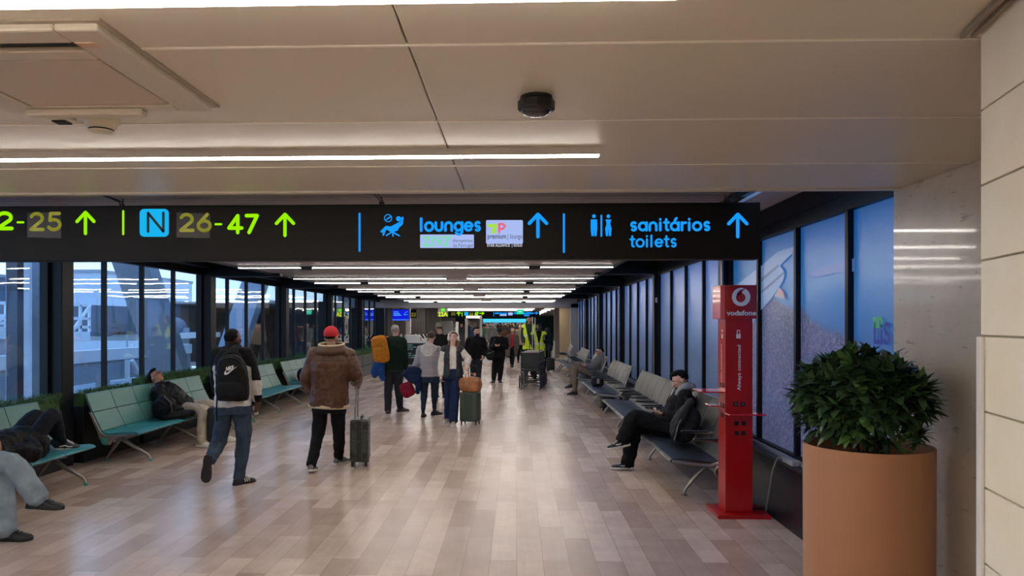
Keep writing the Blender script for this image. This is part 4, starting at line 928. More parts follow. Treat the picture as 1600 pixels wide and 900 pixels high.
    if shoes:
        for sd in 'LR':
            if only and sd not in only: continue
            up = J.get('shoeup' + sd, V((0, 0, 1))); shoe_obj(root, J['an' + sd], J['toe' + sd], up, s * shoes.get('k', 1.06), shoes['m'], shoes['sole'], shoes.get('stripes'), shoes.get('swoosh'))
    if hair: hair_obj(root, hc, hr, hd, hu, s, hair[0], hair[1], vox)
    if faced: face_parts(root, hc, hr, hd, hu, s, brow or (hair[0] if hair else EYED), closed=(faced == 'closed'))
    if beard:
        m = MB(); m.ell(hc - hu * .078 * s + hd * .032 * s, (.056 * s, .064 * s, .036 * s), (hr, hd, hu), 18); m.ell(hc - hu * .046 * s + hd * .086 * s, (.026 * s, .008 * s, .005 * s), (hr, hd, hu), 8)
        knit(m, 'beard', beard, root, vox, 1, .006, HAIRT)
    root['_'] = 0; del root['_']
    info = dict(root=root, hc=hc, hr=hr, hd=hd, hu=hu, s=s, sm=sm, hm=hm, ax=ax, rs=rs, f=f, neck=neck)
    return info
def glasses(i, m):
    c, r, f, u, s = i['hc'], i['hr'], i['hd'], i['hu'], i['s']; mb = MB()
    for k in (-1, 1):
        mb.tube([c + r * (k * .033 + .024 * math.cos(t * .785)) * s + u * (.004 + .018 * math.sin(t * .785)) * s + f * .098 * s for t in range(8)], .003 * s, 6, closed=True)
        mb.tube([c + r * k * .058 * s + u * .008 * s + f * .096 * s, c + r * k * .079 * s + u * .006 * s + f * .0 * s], .003 * s, 6)
    mb.tube([c - r * .009 * s + u * .006 * s + f * .1 * s, c + r * .009 * s + u * .006 * s + f * .1 * s], .003 * s, 6)
    return mb.build('glasses', m, i['root'], 50)
def cap(i, m, back=1., brim=True, brimm=None):
    c, r, f, u, s = i['hc'], i['hr'], i['hd'], i['hu'], i['s']
    mb = MB(); mb.ell(c + u * .045 * s - f * .014 * s, (.09 * s, .11 * s, .098 * s), (r, f, u), 24, lambda d: 1. if d.z > (-.12 if d.y > -.2 else -.42) else .78)
    o = knit(mb, 'cap', m, i['root'], .008, 2)
    if brim:
        mb = MB(); pts = []
        for k in range(11):
            a = math.radians(-72 + 14.4 * k); pts.append(c + u * (.028 - .012 * abs(math.sin(a)) ** 2) * s + r * (.088 * math.sin(a)) * s + f * (.075 + (.085 if True else 0) * math.cos(a)) * s)
        mb.prism(pts, u * (.006 * s)); mb.build('brim', brimm or m, o, 40)
    return o
# ------------------------------------------------------------------ people
def A(px, d, z=.09):
    p = P(px, 505, d); p.z = z; return p
def JJ(**k): return k
def cloth(name, c, rough=.8, bump=.25, bs=160, var=.12, vs=14, sheen=0.): return mat(name, c, rough, bump=bump, bscale=bs, var=var, vscale=vs, sheen=sheen, spec=.15)
DENIM = cloth('denim_blue', '3a4757', .8, .3, 260, .3, 9); DENIM_D = cloth('denim_dark', '243243', .8, .3, 260, .2, 9); DENIM_L = cloth('denim_pale', '8795a0', .8, .3, 260, .2, 8)
BLACKC = cloth('black_cotton', '141416', .8); BLACKN = cloth('black_nylon', '15161a', .45, .2, 60, .1); CHAR = cloth('charcoal_wool', '2e2f33', .85); CREAMC = cloth('cream_cotton', 'cfc8be', .85)
NAVY = cloth('navy_cotton', '1b2743', .8); HAIRB, HAIRBR, HAIRG, HAIRR = mat('hair_black', '0c0a09', .7, bump=.5, bscale=220, spec=.15), mat('hair_brown', '2e1e17', .55, bump=.5, bscale=220), mat('hair_grey', '8d8681', .6, bump=.5, bscale=220, var=.25, vscale=30), mat('hair_auburn', '47251c', .5, bump=.5, bscale=220)
RUB_W, RUB_K, RUB_G = mat('rubber_white', 'cfcbc4', .5), mat('rubber_black', '17161a', .55), mat('rubber_grey', '6d6b6b', .6)
AWAY, NEAR = (0, 1, 0), (0, -1, 0)
# 1 man with black sports backpack
d = 8.1
j = JJ(hipL=P(351, 634, d), hipR=P(377, 634, d), knL=P(344, 686, d + .02), knR=P(381, 684, d + .05), anL=P(329, 719, d - .36), anR=A(374, d + .03),
       shL=P(342, 553, d + .04), shR=P(385, 554, d - .02), elL=P(338, 600, d + .08), elR=P(397, 592, d + .02), wrL=P(346, 618, d + .3), wrR=P(402, 624, d + .1), head=P(365, 530, d + .06),
       toeL=V((-.12, .1, -1)), toeR=V((.55, 1, 0)), shoeupL=V((0, 1, .1)), handR=V((.02, .05, -1)), palmR=V((-.8, .4, 0)), thumbR=V((.2, 1, 0)))
def fn(p): return 0
hz = P(365, 558, d).z; hw = P(365, 606, d).z; cx0 = P(365, 600, d).x
def jk(p):
    dx = p.x - cx0
    if dx > .215 or dx < -.2:   # sleeves
        z = p.z
        return 1 if P(0, 594, d).z > z > P(0, 618, d).z and dx > 0 else (2 if z < P(0, 618, d).z else 0)
    return 0 if p.z > hz - abs(dx) * .5 else 1
i0x, i0y = ((j['hipL'] + j['hipR']) / 2).x, ((j['hipL'] + j['hipR']) / 2).y
m1 = figure('person in jeans and black and white jacket walking away, wearing a black sports backpack', j, 'dark', AWAY, (.45, 1, .05), s=1.0, bw=1.03, vox=.007,
    top=dict(m=[BLACKC, cloth('jacket_white', 'c9c4be', .7), BLACKC], inf=.028, hem=.0, collar='stand', fn=jk, folds=.03), bot=dict(m=DENIM, inf=.018, knee=.066, hem=.062, folds=.03), shoes=dict(m=RUB_K, sole=RUB_K, stripes=RUB_W), hair=(HAIRB, 'crop'), hands='R')
MB().tube([P(371, 549, d + .05), P(371, 549, d + .05) + V((0, .01, .001))], .001, 4) if False else None
# ticket in his hand
tk = P(399, 641, d + .14); MB().obox(tk, V((.9, .2, .3)).normalized(), V((0, 1, 0)), V((-.3, 0, .9)).normalized(), .022, .002, .05).build('boarding_slip', mat('paper_white', 'd8d8dc', .7))
tag(bpy.data.objects['boarding_slip'], 'folded white paper slip held by the man with the sports backpack', 'paper')
# 2 man with red cap and brown shearling jacket
d = 9.0
j = JJ(hipL=P(502, 632, d), hipR=P(527, 632, d), knL=P(497, 678, d + .02), knR=P(530, 679, d + .12), anL=A(487, d - .22, .11), anR=A(529, d + .32),
       shL=P(492, 556, d), shR=P(544, 556, d), elL=P(478, 590, d - .03), elR=P(556, 584, d - .05), wrL=P(487, 612, d + .17), wrR=P(557, 597, d + .22), head=P(518, 527, d + .05),
       toeL=V((-.05, 1, -.15)), toeR=V((.6, 1, 0)), handR=V((.02, .5, -.3)), palmR=V((-.3, 0, -1)), curl=V((1.3, 0, 0)))
i0 = ((j['hipL'] + j['hipR']) / 2); zc_ = P(500, 593, d).z; ztrim = P(500, 611, d).z
def jk(p):
    return 0
BROWN = mat('brown_leather', '4e3220', .45, bump=.12, bscale=30, var=.22, vscale=6, spec=.35); SHEAR = mat('cream_shearling', 'cbb899', .9, bump=.8, bscale=90)
m2 = figure('person in red cap and brown shearling jacket walking away with a dark suitcase', j, 'tan', AWAY, (.1, 1, 0), s=1.0, bw=1.12, vox=.007,
    top=dict(m=BROWN, inf=.055, hem=.02, arm=.038, cuff=.045, folds=.032, upto=1.1, sleeve=.9), bot=dict(m=BLACKC, inf=.014, hem=.06, knee=.064, folds=.028), shoes=dict(m=mat('shoe_grey', '6e6a66', .7), sole=RUB_W), hair=(HAIRB, 'crop'), hands='R')
def ring_band(i, off, w, dp, r, m, name, tilt=0.):
    c = i['hm'] + i['ax'] * off; fv = i['ax'].cross(i['rs']); n = 28
    return MB().tube([c + i['rs'] * (w * math.cos(6.2832 * k / n)) + fv * (dp * math.sin(6.2832 * k / n)) + V((0, 0, tilt * math.cos(6.2832 * k / n))) for k in range(n)], r, 8, closed=True).build(name, m, i['root'], 60)
ring_band(m2, -.015, .232, .178, .026, SHEAR, 'jacket_hem')
mb = MB(); c = m2['neck'] + V((0, -.01, .02)); n = 24
mb.loft([[c + V((rx * math.cos(6.2832 * k / n), ry * math.sin(6.2832 * k / n), z + .02 * math.sin(6.2832 * k / n))) for k in range(n)] for rx, ry, z in ((.12, .105, -.04), (.128, .112, .075), (.15, .13, .085), (.2, .175, .03), (.205, .18, -.015))], cap=False)
co = mb.build('collar', BROWN, m2['root'], 60, solid=.012)
MB().tube([c + V((.152 * math.cos(6.2832 * k / n), .132 * math.sin(6.2832 * k / n), .088 + .02 * math.sin(6.2832 * k / n))) for k in range(n)], .012, 8, closed=True).build('collar_trim', SHEAR, co, 60)
for sd in 'R':
    w_, e_ = j['wr' + sd], j['el' + sd]; dd = (w_ - e_).normalized(); MB().tube([w_ - dd * .03, w_ + dd * .015], .055, 14).build('cuff', SHEAR, m2['root'], 50, bevel=.01)
MB().tube([P(482, 561, d - .16), P(500, 562.5, d - .215), P(520, 563, d - .22), P(553, 561, d - .16)], .004, 6).build('yoke_seam', mat('seam_dark', '3a2212', .6), m2['root'])
cap(m2, mat('cap_red', 'b00f1c', .75, bump=.2, bscale=120))
# 3 older man with orange backpack
d = 14.6
j = JJ(hipL=P(609, 574, d), hipR=P(622, 574, d), knL=P(606.5, 608, d), knR=P(622.5, 607, d + .08), anL=A(606, d - .08), anR=A(625, d + .22),
       shL=P(606.5, 532, d), shR=P(629, 533, d), elL=P(602, 556, d + .05), elR=P(633, 556, d), wrL=P(603, 566, d + .28), wrR=P(633.5, 576, d + .04), head=P(618, 517, d + .04), toeL=V((-.1, 1, 0)), toeR=V((.8, .8, 0)))
m3 = figure('person with grey hair in dark green sweater walking away with an orange backpack', j, 'light', AWAY, (.25, 1, -.05), s=1.0, bw=1.0, vox=.01,
    top=dict(m=cloth('green_knit', '16261f', .9, .4, 120), inf=.024, hem=.06, collar=None, folds=.03), bot=dict(m=CHAR, inf=.02, hem=.066, knee=.066, folds=.03), shoes=dict(m=mat('shoe_brown', '4a2f24', .5), sole=RUB_K), hair=(HAIRG, 'short'))
c = m3['neck']; MB().tube([c + V((.068 * math.cos(.449 * k), .062 * math.sin(.449 * k), .012)) for k in range(14)], .022, 8, closed=True).build('shirt_collar', mat('shirt_white', 'd9d6d2', .7), m3['root'], 60)
# 4 woman in striped hooded jacket
d = 14.0
j = JJ(hipL=P(662.5, 590, d), hipR=P(679.5, 590, d), knL=P(662.5, 616, d), knR=P(679, 616, d + .1), anL=A(661, d - .05), anR=A(678.5, d + .25), shL=P(657.5, 546, d), shR=P(684, 546, d), elL=P(652, 566, d + .03), elR=P(690, 566, d + .03),
       wrL=P(646, 578, d + .12), wrR=P(690, 584, d + .1), head=P(674, 526.5, d + .03), toeL=V((0, 1, 0)), toeR=V((.75, .8, 0)))
STR = bpy.data.materials.new('grey_stripe_knit'); STR.use_nodes = True; b = STR.node_tree.nodes['Principled BSDF']; b.inputs['Roughness'].default_value = .85
t_ = node(STR, 'ShaderNodeTexCoord'); w_ = node(STR, 'ShaderNodeTexWave', bands_direction='Z'); w_.inputs['Scale'].default_value = 11.5; r_ = node(STR, 'ShaderNodeValToRGB'); r_.color_ramp.interpolation = 'CONSTANT'
r_.color_ramp.elements[0].color = lin('b0abad'); r_.color_ramp.elements[1].position = .72; r_.color_ramp.elements[1].color = lin('66636b')
STR.node_tree.links.new(t_.outputs['Object'], w_.inputs[0]); STR.node_tree.links.new(w_.outputs['Fac'], r_.inputs[0]); STR.node_tree.links.new(r_.outputs[0], b.inputs['Base Color'])
m4 = figure('person in grey striped hooded jacket and jeans walking away with a red bag', j, 'light', AWAY, (0, 1, 0), s=.93, bw=1.12, female=True, vox=.01,
    top=dict(m=STR, inf=.03, hem=-.02, folds=.025), bot=dict(m=DENIM_D, inf=.012, knee=.06, hem=.046, crop=.05), shoes=dict(m=RUB_K, sole=RUB_K), hair=(HAIRBR, 'short'))
mb = MB(); nk = m4['neck']; mb.ell(nk + V((0, -.125, -.035)), (.16, .055, .13), None, 18, lambda q: 1 - .25 * max(0, -q.z) * abs(q.x)); mb.ell(nk + V((0, -.05, .01)), (.17, .1, .06), None, 16); mb.tube([nk + V((-.15, -.07, -.02)), nk + V((-.04, -.175, -.15)), nk + V((.04, -.175, -.15)), nk + V((.15, -.07, -.02))], .018, 8)
knit(mb, 'hood', cloth('hood_grey', 'c4bfbd', .85), m4['root'], .01, 2, .02)
# 5 young woman with white headphones
d = 13.05
j = JJ(hipR=P(702.5, 584, d), hipL=P(714, 584, d), knR=P(701.5, 620, d + .1), knL=P(710, 621, d - .1), anR=A(700.5, d + .16), anL=A(708.5, d - .22), shR=P(695.5, 547, d), shL=P(718.5, 547, d), elR=P(689.5, 568, d + .03), elL=P(731, 560, d + .04), wrR=P(689.5, 587, d - .04), wrL=P(730, 569.5, d - .1),
       head=P(708.5, 528, d - .02), toeR=V((-.15, -1, 0)), toeL=V((.05, -1, 0)), handL=V((-.1, -.4, -.6)), palmL=V((0, .3, -1)), curl=V((1., 0, 0)))
m5 = figure('person in black padded vest and white blouse walking towards us wearing white headphones', j, 'pale', NEAR, (-.1, -1, .12), s=.93, bw=.95, female=True, vox=.009, faced=True, brow=HAIRBR,
    top=[dict(name='blouse', m=CREAMC, inf=.014, arm=.026, hem=.02, folds=.02), dict(name='vest', m=mat('black_quilt', '16171b', .5, bump=.8, bscale=20), inf=.036, hem=.06, sleeve=0, collar=None, folds=.014)],
    bot=dict(m=NAVY, inf=.018, knee=.072, hem=.085, crop=-.02, folds=.02), shoes=dict(m=mat('shoe_taupe', '9a8c80', .6), sole=RUB_W), hair=(mat('hair_chestnut', '5c4031', .5, bump=.5, bscale=220), 'long'))
# open front of the vest
for o in m5['root'].children:
    if o.name.startswith('vest'):
        bm = bmesh.new(); bm.from_mesh(o.data); hx = (m5['hc'] - m5['root'].location).x
        bmesh.ops.delete(bm, geom=[f_ for f_ in bm.faces if abs(f_.calc_center_median().x - hx) < .062 and f_.calc_center_median().y < .02], context='FACES'); bm.to_mesh(o.data); bm.free()
        k = o.modifiers.new('s', 'SOLIDIFY'); k.thickness = .012
t = thing('headphones', 'white over-ear headphones on the young woman in the black vest', 'headphones', m5['hc']); c, r, u, f = m5['hc'], m5['hr'], m5['hu'], m5['hd']; M_hp = mat('headphone_white', 'ded9d6', .35)
for k in (-1, 1): MB().lathe(c + r * (.07 * k) - u * .012, [(.034, 0), (.04, .008 * k), (.04, .026 * k), (.03, .034 * k)], 18, r).build('ear_cup', M_hp, t, 50)
MB().tube([c + r * (.096 * math.cos(a)) + u * (.018 + .1 * math.sin(a)) for a in [math.pi * i / 12 for i in range(13)]], .008, 8).build('headband', M_hp, t, 50)
# 6 bearded man
d = 19.0
j = JJ(hipR=P(739.5, 556, d), hipL=P(748.5, 556, d), knR=P(739, 583, d), knL=P(748, 583, d - .1), anR=A(738.5, d + .1), anL=A(748, d - .2), shR=P(733, 531.5, d), shL=P(754.5, 531.5, d), elR=P(729, 546, d + .05), elL=P(758, 546, d + .05), wrR=P(733, 556, d - .1), wrL=P(755, 556, d - .1), head=P(744.5, 518, d - .03), toeR=V((0, -1, 0)), toeL=V((.1, -1, 0)))
m6 = figure('bearded person in black hoodie glancing aside, hands in pockets', j, 'light', NEAR, (.8, -.75, 0), s=1.0, bw=1.05, vox=.011, faced=True, top=dict(m=BLACKC, inf=.035, hem=.08, collar='stand'), bot=dict(m=CHAR, inf=.014, hem=.055), shoes=dict(m=RUB_K, sole=RUB_W), hair=(HAIRB, 'quiff'), beard=HAIRB)
# 7 person in black cap looking at phone
d = 22.2
j = JJ(hipR=P(774, 555, d), hipL=P(783.5, 555, d), knR=P(773, 575, d), knL=P(782.5, 575, d), anR=A(771.5, d), anL=A(781, d), shR=P(770.5, 530.5, d), shL=P(789.5, 530.5, d), elR=P(767, 543, d - .02), elL=P(791.5, 543, d - .02), wrR=P(774, 540.5, d - .3), wrL=P(780.5, 540.5, d - .3), head=P(780.5, 518.5, d - .08), toeR=V((-.2, -1, 0)), toeL=V((.2, -1, 0)), handR=V((.7, -.4, .1)), handL=V((-.7, -.4, .1)), palmR=V((.2, .3, 1)), palmL=V((-.2, .3, 1)))
m7 = figure('person all in black with a black cap looking down at a phone', j, 'light', NEAR, (-.05, -1, -.65), (0, -.5, 1), s=.98, bw=1.05, vox=.011, faced='closed', top=dict(m=BLACKC, inf=.035, hem=.1), bot=dict(m=BLACKC, inf=.02, hem=.07, knee=.07), shoes=dict(m=RUB_K, sole=RUB_K), hair=(HAIRBR, 'short'))
cap(m7, mat('cap_black', '121214', .8))
# 8 woman in red top and grey coat
d = 30.0
j = JJ(hipR=P(797.5, 544, d), hipL=P(803.5, 544, d), knR=P(798.5, 557, d + .1), knL=P(802, 557, d - .12), anR=A(799, d + .2), anL=A(801, d - .2), shR=P(795, 525, d), shL=P(807, 525, d), elR=P(793, 536, d), elL=P(808.5, 536, d), wrR=P(793, 545, d), wrL=P(808, 546, d), head=P(801, 516, d), toeR=V((0, -1, 0)), toeL=V((0, -1, 0)))
def openfront(rt, w): return lambda q: False
m8 = figure('person with long dark hair in a red top and open grey coat walking towards us', j, 'light', NEAR, (0, -1, 0), s=.97, bw=.95, female=True, vox=.014, faced=True, hands=False, top=[dict(name='blouse', m=mat('red_top', '8e1226', .7), inf=.014, hem=.05, sleeve=0, folds=0), dict(name='coat', m=cloth('coat_taupe', '57504c', .85), inf=.04, hem=.32, flare=.02)], bot=dict(m=BLACKC, inf=.01, hem=.05), shoes=dict(m=RUB_K, sole=RUB_K), hair=(HAIRR, 'long'))
for o in m8['root'].children:
    if o.name.startswith('coat'):
        bm = bmesh.new(); bm.from_mesh(o.data); bmesh.ops.delete(bm, geom=[f_ for f_ in bm.faces if abs(f_.calc_center_median().x - .0) < .085 and f_.calc_center_median().y < 0], context='FACES'); bm.to_mesh(o.data); bm.free(); k = o.modifiers.new('s', 'SOLIDIFY'); k.thickness = .012
# 9 person in black with pale cap, behind
d = 17.6
j = JJ(hipL=P(682, 557, d), hipR=P(693, 557, d), knL=P(682, 585, d), knR=P(693, 585, d), anL=A(682, d), anR=A(694, d), shL=P(677, 528, d), shR=P(699, 529, d), elL=P(672, 543, d + .1), elR=P(704, 546, d + .05), wrL=P(673, 552, d + .3), wrR=P(700, 556, d + .3), head=P(686, 512, d + .03), toeL=V((0, 1, 0)), toeR=V((0, 1, 0)))
m9 = figure('person in black top and pale cap seen from behind, past the striped jacket', j, 'tan', AWAY, (-.3, 1, 0), s=1.0, bw=1.05, vox=.011, top=dict(m=BLACKC, inf=.03, hem=.08), bot=dict(m=BLACKC, inf=.014), shoes=dict(m=RUB_K, sole=RUB_K), hair=(HAIRBR, 'short'))
cap(m9, cloth('cap_pale', '8d877c', .8))
# 10, 11 attendants in yellow vests
HIV = mat('vest_yellow', 'd0e820', .6); RET = mat('reflective_band', 'd6dcd2', .4)
def vest_fn(z1, z2): return lambda p: 1 if abs(p.z - z1) < .03 or abs(p.z - z2) < .03 else 0
d = 22.6
j = JJ(hipR=P(836.5, 553, d), hipL=P(847, 553, d), knR=P(836, 575, d), knL=P(847, 575, d), anR=A(836, d), anL=A(847, d), shR=P(833.5, 522, d), shL=P(850, 522, d), elR=P(831, 536, d - .1), elL=P(853, 535, d - .05), wrR=P(834, 544, d - .35), wrL=P(850.5, 530, d - .3), head=P(842, 511.5, d), toeR=V((0, -1, 0)), toeL=V((0, -1, 0)), handL=V((0, -.2, 1)), palmL=V((0, -1, 0)), thumbL=V((-1, 0, 0)))
VZ = P(842, 537, d).z
m10 = figure('dark-haired attendant in a yellow safety vest pushing the wheelchairs', j, 'dark', NEAR, s=1.0, bw=1.05, vox=.012, faced=True, hands='L', top=[dict(m=BLACKC, inf=.02, hem=.05), dict(name='safety_vest', m=[HIV, RET], inf=.036, hem=.1, sleeve=0, folds=.015, fn=vest_fn(VZ, VZ + .0))], bot=dict(m=BLACKC, inf=.014), shoes=dict(m=RUB_K, sole=RUB_K), hair=(HAIRB, 'crop'))
d = 24.6
j = JJ(hipR=P(822, 541, d), hipL=P(831.5, 541, d), knR=P(822, 562, d), knL=P(831, 562, d), anR=A(822, d), anL=A(831, d), shR=P(819, 510.5, d), shL=P(834, 510.5, d), elR=P(816.5, 524, d), elL=P(836, 524, d), wrR=P(818, 536, d - .2), wrL=P(834, 536, d - .2), head=P(827, 500, d), toeR=V((0, -1, 0)), toeL=V((0, -1, 0)))
VZ2 = P(842, 525, d).z
m11 = figure('taller attendant in a yellow safety vest standing behind the wheelchairs', j, 'tan', NEAR, s=1.08, bw=1.0, vox=.012, faced=True, hands=False, top=[dict(m=cloth('dark_green', '24352c', .8), inf=.02, hem=.05), dict(name='safety_vest', m=[HIV, RET], inf=.036, hem=.1, sleeve=0, folds=.015, fn=vest_fn(VZ2, VZ2))], bot=dict(m=BLACKC, inf=.014), shoes=dict(m=RUB_K, sole=RUB_K), hair=(HAIRB, 'long'))
# 12 dark figure with a suitcase
d = 27.5
j = JJ(hipL=P(851.5, 544, d), hipR=P(857.5, 544, d), knL=P(851, 559, d), knR=P(857, 559, d), anL=A(851, d), anR=A(857, d), shL=P(849, 525, d), shR=P(860, 525, d), elL=P(847.5, 536, d), elR=P(861.5, 536, d), wrL=P(849, 545, d), wrR=P(861, 547, d), head=P(855.5, 517, d), toeL=V((0, 1, 0)), toeR=V((0, 1, 0)))
m12 = figure('long-haired person in dark clothes with a black suitcase beside the attendants', j, 'light', AWAY, (.3, 1, 0), s=.98, bw=1., female=True, vox=.014, hands=False, top=dict(m=cloth('dark_teal_coat', '20292c', .8), inf=.035, hem=.1), bot=dict(m=BLACKC, inf=.014), shoes=dict(m=RUB_K, sole=RUB_K), hair=(HAIRBR, 'long'))
# 13 seated man reading his phone
LEFTW = (-1, 0, 0)
d = 8.95; sx = 1.93
hipz = .52
j = JJ(hipL=V((1.83, d - .1, hipz)), hipR=V((1.83, d + .09, hipz)), knL=P(991, 650, d - .1), knR=P(993, 664, d + .06), anL=P(973, 686, d - .12), anR=P(981, 721, d), shL=P(1070, 620, d - .19), shR=P(1066, 618, d + .19), elL=P(1062, 652, d - .24), elR=P(1050, 650, d + .22), wrL=P(1039, 648, d - .1), wrR=P(1035, 646, d + .08), head=P(1062, 594, d),
       toeL=V((-1, -.05, -.2)), toeR=V((-1, -.05, 0)), handL=V((-1, .25, .22)), handR=V((-1, -.25, .2)), palmL=V((.1, .4, .9)), palmR=V((.1, -.4, .9)), thumbL=V((-.3, 1, .6)), thumbR=V((-.3, -1, .6)), shoeupL=V((.3, 0, 1)), curl=V((.9, 0, 0)))
m13 = figure('bearded person in black coat and grey hood sitting cross-legged on the bench, reading a phone', j, 'light', LEFTW, (-1, -.12, -.42), (-.4, 0, 1), s=1.0, bw=1.03, vox=.007, faced='closed', brow=HAIRB,
    top=dict(m=BLACKC, inf=.038, hem=.04, folds=.035, arm=.03), bot=dict(m=BLACKC, inf=.03, knee=.075, hem=.08, folds=.045), shoes=dict(m=cloth('canvas_grey', '35383c', .8), sole=RUB_W, swoosh=RUB_W, k=1.02), hair=(HAIRB, 'quiff'))
c, r, f, u = m13['hc'], m13['hr'], m13['hd'], m13['hu']
mb = MB(); mb.ell(c - u * .08 + f * .034, (.054, .063, .036), (r, f, u), 16); mb.ell(c - u * .05 + f * .086, (.024, .008, .005), (r, f, u), 8); knit(mb, 'beard', mat('beard_greying', '4a423d', .7, bump=.5, bscale=200), m13['root'], .007, 1, .004, HAIRT)
nk = m13['neck']; mb = MB(); GH = cloth('grey_hood', '8f8f91', .85)
mb.ell(P(1077, 605, d), (.08, .135, .06), None, 14)
for sd_ in (-.125, .12): mb.tube([P(1077, 603, d + sd_), P(1068, 606, d + sd_ * 1.1), P(1060, 614, d + sd_ * 1.05), P(1054, 626, d + sd_ * .8)], [.05, .048, .04, .022], 10)
knit(mb, 'hood', GH, m13['root'], .008, 2, .02)
M_ph = mat('phone_black', '101114', .2)
def phone(c, u_, v_, n_, label):
    c = V(c); o = MB().obox(c, u_.normalized(), v_.normalized(), n_.normalized(), .037, .076, .0045).build('phone', M_ph, bevel=.003); tag(o, label, 'phone'); return o
pc = (j['wrL'] + j['wrR']) / 2 + V((-.115, 0, .05)); phone(pc, V((0, 1, 0)), V((-.9, 0, .45)), V((.45, 0, .9)), 'black phone in the hands of the seated man with the grey hood')
# 14 far seated man with glasses
d = 18.7
j = JJ(hipL=V((1.86, d - .09, .52)), hipR=V((1.86, d + .09, .52)), knL=P(899, 574, d - .08), knR=P(896, 571, d + .06), anL=A(898, d - .35, .1), anR=P(894, 599, d - .12), shL=P(944, 562, d - .17), shR=P(935, 560, d + .17), elL=P(932, 573, d - .2), elR=P(925, 571, d + .2), wrL=P(917, 572, d - .1), wrR=P(917, 570, d + .08), head=P(937, 549.5, d),
       toeL=V((-.9, -.45, 0)), toeR=V((-.9, -.45, -.1)), handL=V((-1, .2, .2)), handR=V((-1, -.2, .2)), palmL=V((.1, .3, .9)), palmR=V((.1, -.3, .9)))
m14 = figure('person with glasses in grey jacket and khaki trousers lounging on the far bench', j, 'light', LEFTW, (-1, -.35, .0), s=1.0, bw=1.05, vox=.011, faced=True, top=dict(m=cloth('grey_jacket', '5b5c5c', .85), inf=.035, hem=.05), bot=dict(m=cloth('khaki', '6b5f52', .85), inf=.02, hem=.06, knee=.066), shoes=dict(m=mat('boot_brown', '3d2f28', .6), sole=RUB_K), hair=(HAIRB, 'short'))
glasses(m14, mat('sunglass_dark', '1a1513', .3)); phone((j['wrL'] + j['wrR']) / 2 + V((-.11, 0, .05)), V((0, 1, 0)), V((-.9, 0, .45)), V((.45, 0, .9)), 'small dark phone held by the man with glasses on the far bench')
# 15 sleeping man on the teal bench
RIGHTW = (1, 0, 0)
d = 10.95
j = JJ(hipR=V((-5.0, d - .1, .50)), hipL=V((-5.0, d + .1, .50)), knR=P(320, 641, d - .18), knL=P(333, 633, d + .15), anR=A(314, d - .38, .1), anL=A(352, d + .1, .1), shR=P(247, 612, d - .2), shL=P(262, 606, d + .18), elR=P(262, 639, d - .3), elL=P(292, 626, d + .24), wrR=P(284, 640, d - .17), wrL=P(292, 637, d + .1), head=P(243.5, 589, d + .02), toeR=V((1, -.15, 0)), toeL=V((1, .1, 0)))
m15 = figure('person asleep on the teal bench, head tipped back, in glasses and beige trousers', j, 'tan', RIGHTW, (.72, -.12, .72), (-.72, 0, .72), s=1.0, bw=1.05, vox=.008, faced='closed', brow=HAIRB,
    top=dict(m=BLACKN, inf=.05, arm=.035, hem=.1, folds=.045, collar='stand'), bot=dict(m=cloth('beige_cotton', 'a89a86', .8), inf=.024, knee=.072, hem=.07, folds=.03), shoes=dict(m=mat('shoe_white', 'c6c0b6', .6), sole=RUB_W), hair=(HAIRB, 'quiff'))
glasses(m15, mat('glasses_red', '5e1f22', .4))
# 16 person lying along the teal bench
d = 7.1
j = JJ(hipL=V((-5.1, 7.25, .56)), hipR=V((-4.88, 7.22, .56)), knL=P(56, 646, 7.75), knR=P(83, 644, 7.62), anL=P(92, 702, 8.12), anR=P(97, 706, 7.95), shL=V((-5.2, 6.66, .57)), shR=V((-4.8, 6.62, .57)), elL=V((-5.24, 6.95, .6)), elR=V((-4.66, 6.95, .53)), wrL=V((-5.0, 7.12, .62)), wrR=V((-4.86, 7.14, .6)), head=V((-5.0, 6.3, .56)), toeL=V((.5, 1, -.15)), toeR=V((.6, 1, -.15)), shoeupL=V((.3, -.4, 1)), shoeupR=V((.3, -.4, 1)))
j['anL'].z = .51; j['anR'].z = .51
m16 = figure('person in black lying on their back along the teal bench with knees raised', j, 'light', (0, 0, 1), (0, -.1, 1), (0, -1, .1), s=1.0, bw=1.1, vox=.008,
    top=dict(m=cloth('black_down', '131317', .6, .2, 40), inf=.06, arm=.045, hem=.12, folds=.06), bot=dict(m=cloth('black_navy_leggings', '15181f', .7), inf=.012, hem=.046, knee=.062, folds=.015), shoes=dict(m=RUB_K, sole=RUB_W, swoosh=RUB_W), hair=(HAIRBR, 'short'))
# 17 seated person in pale jeans at the edge of view
d = 6.1
j = JJ(hipR=V((-4.98, 5.72, .52)), hipL=V((-4.98, 5.95, .52)), knR=P(14, 716, 5.95), knL=P(2, 724, 6.15), anR=P(58, 776, 6.02), anL=A(8, 6.02, .1), shR=V((-4.95, 5.55, 1.02)), shL=V((-4.93, 6.02, 1.02)), elR=V((-4.78, 5.5, .8)), elL=V((-4.72, 6.1, .8)), wrR=V((-4.42, 5.84, .80)), wrL=V((-4.45, 6.02, .80)), head=V((-4.85, 5.8, 1.28)), toeR=V((1, .12, -.06)), toeL=V((1, .1, 0)), shoeupR=V((-.1, 0, 1)), handR=V((1, .25, -.2)), handL=V((1, .0, -.2)))
m17 = figure('person in wide pale jeans sitting cross-legged at the near end of the teal bench', j, 'tan', RIGHTW, s=1.0, bw=1., vox=.008, top=dict(m=cloth('brown_knit', '5b4a3c', .9), inf=.03, hem=.1), bot=dict(m=DENIM_L, inf=.016, knee=.066, hem=.088, folds=.03), shoes=dict(m=RUB_K, sole=RUB_K), hair=(HAIRBR, 'long'))

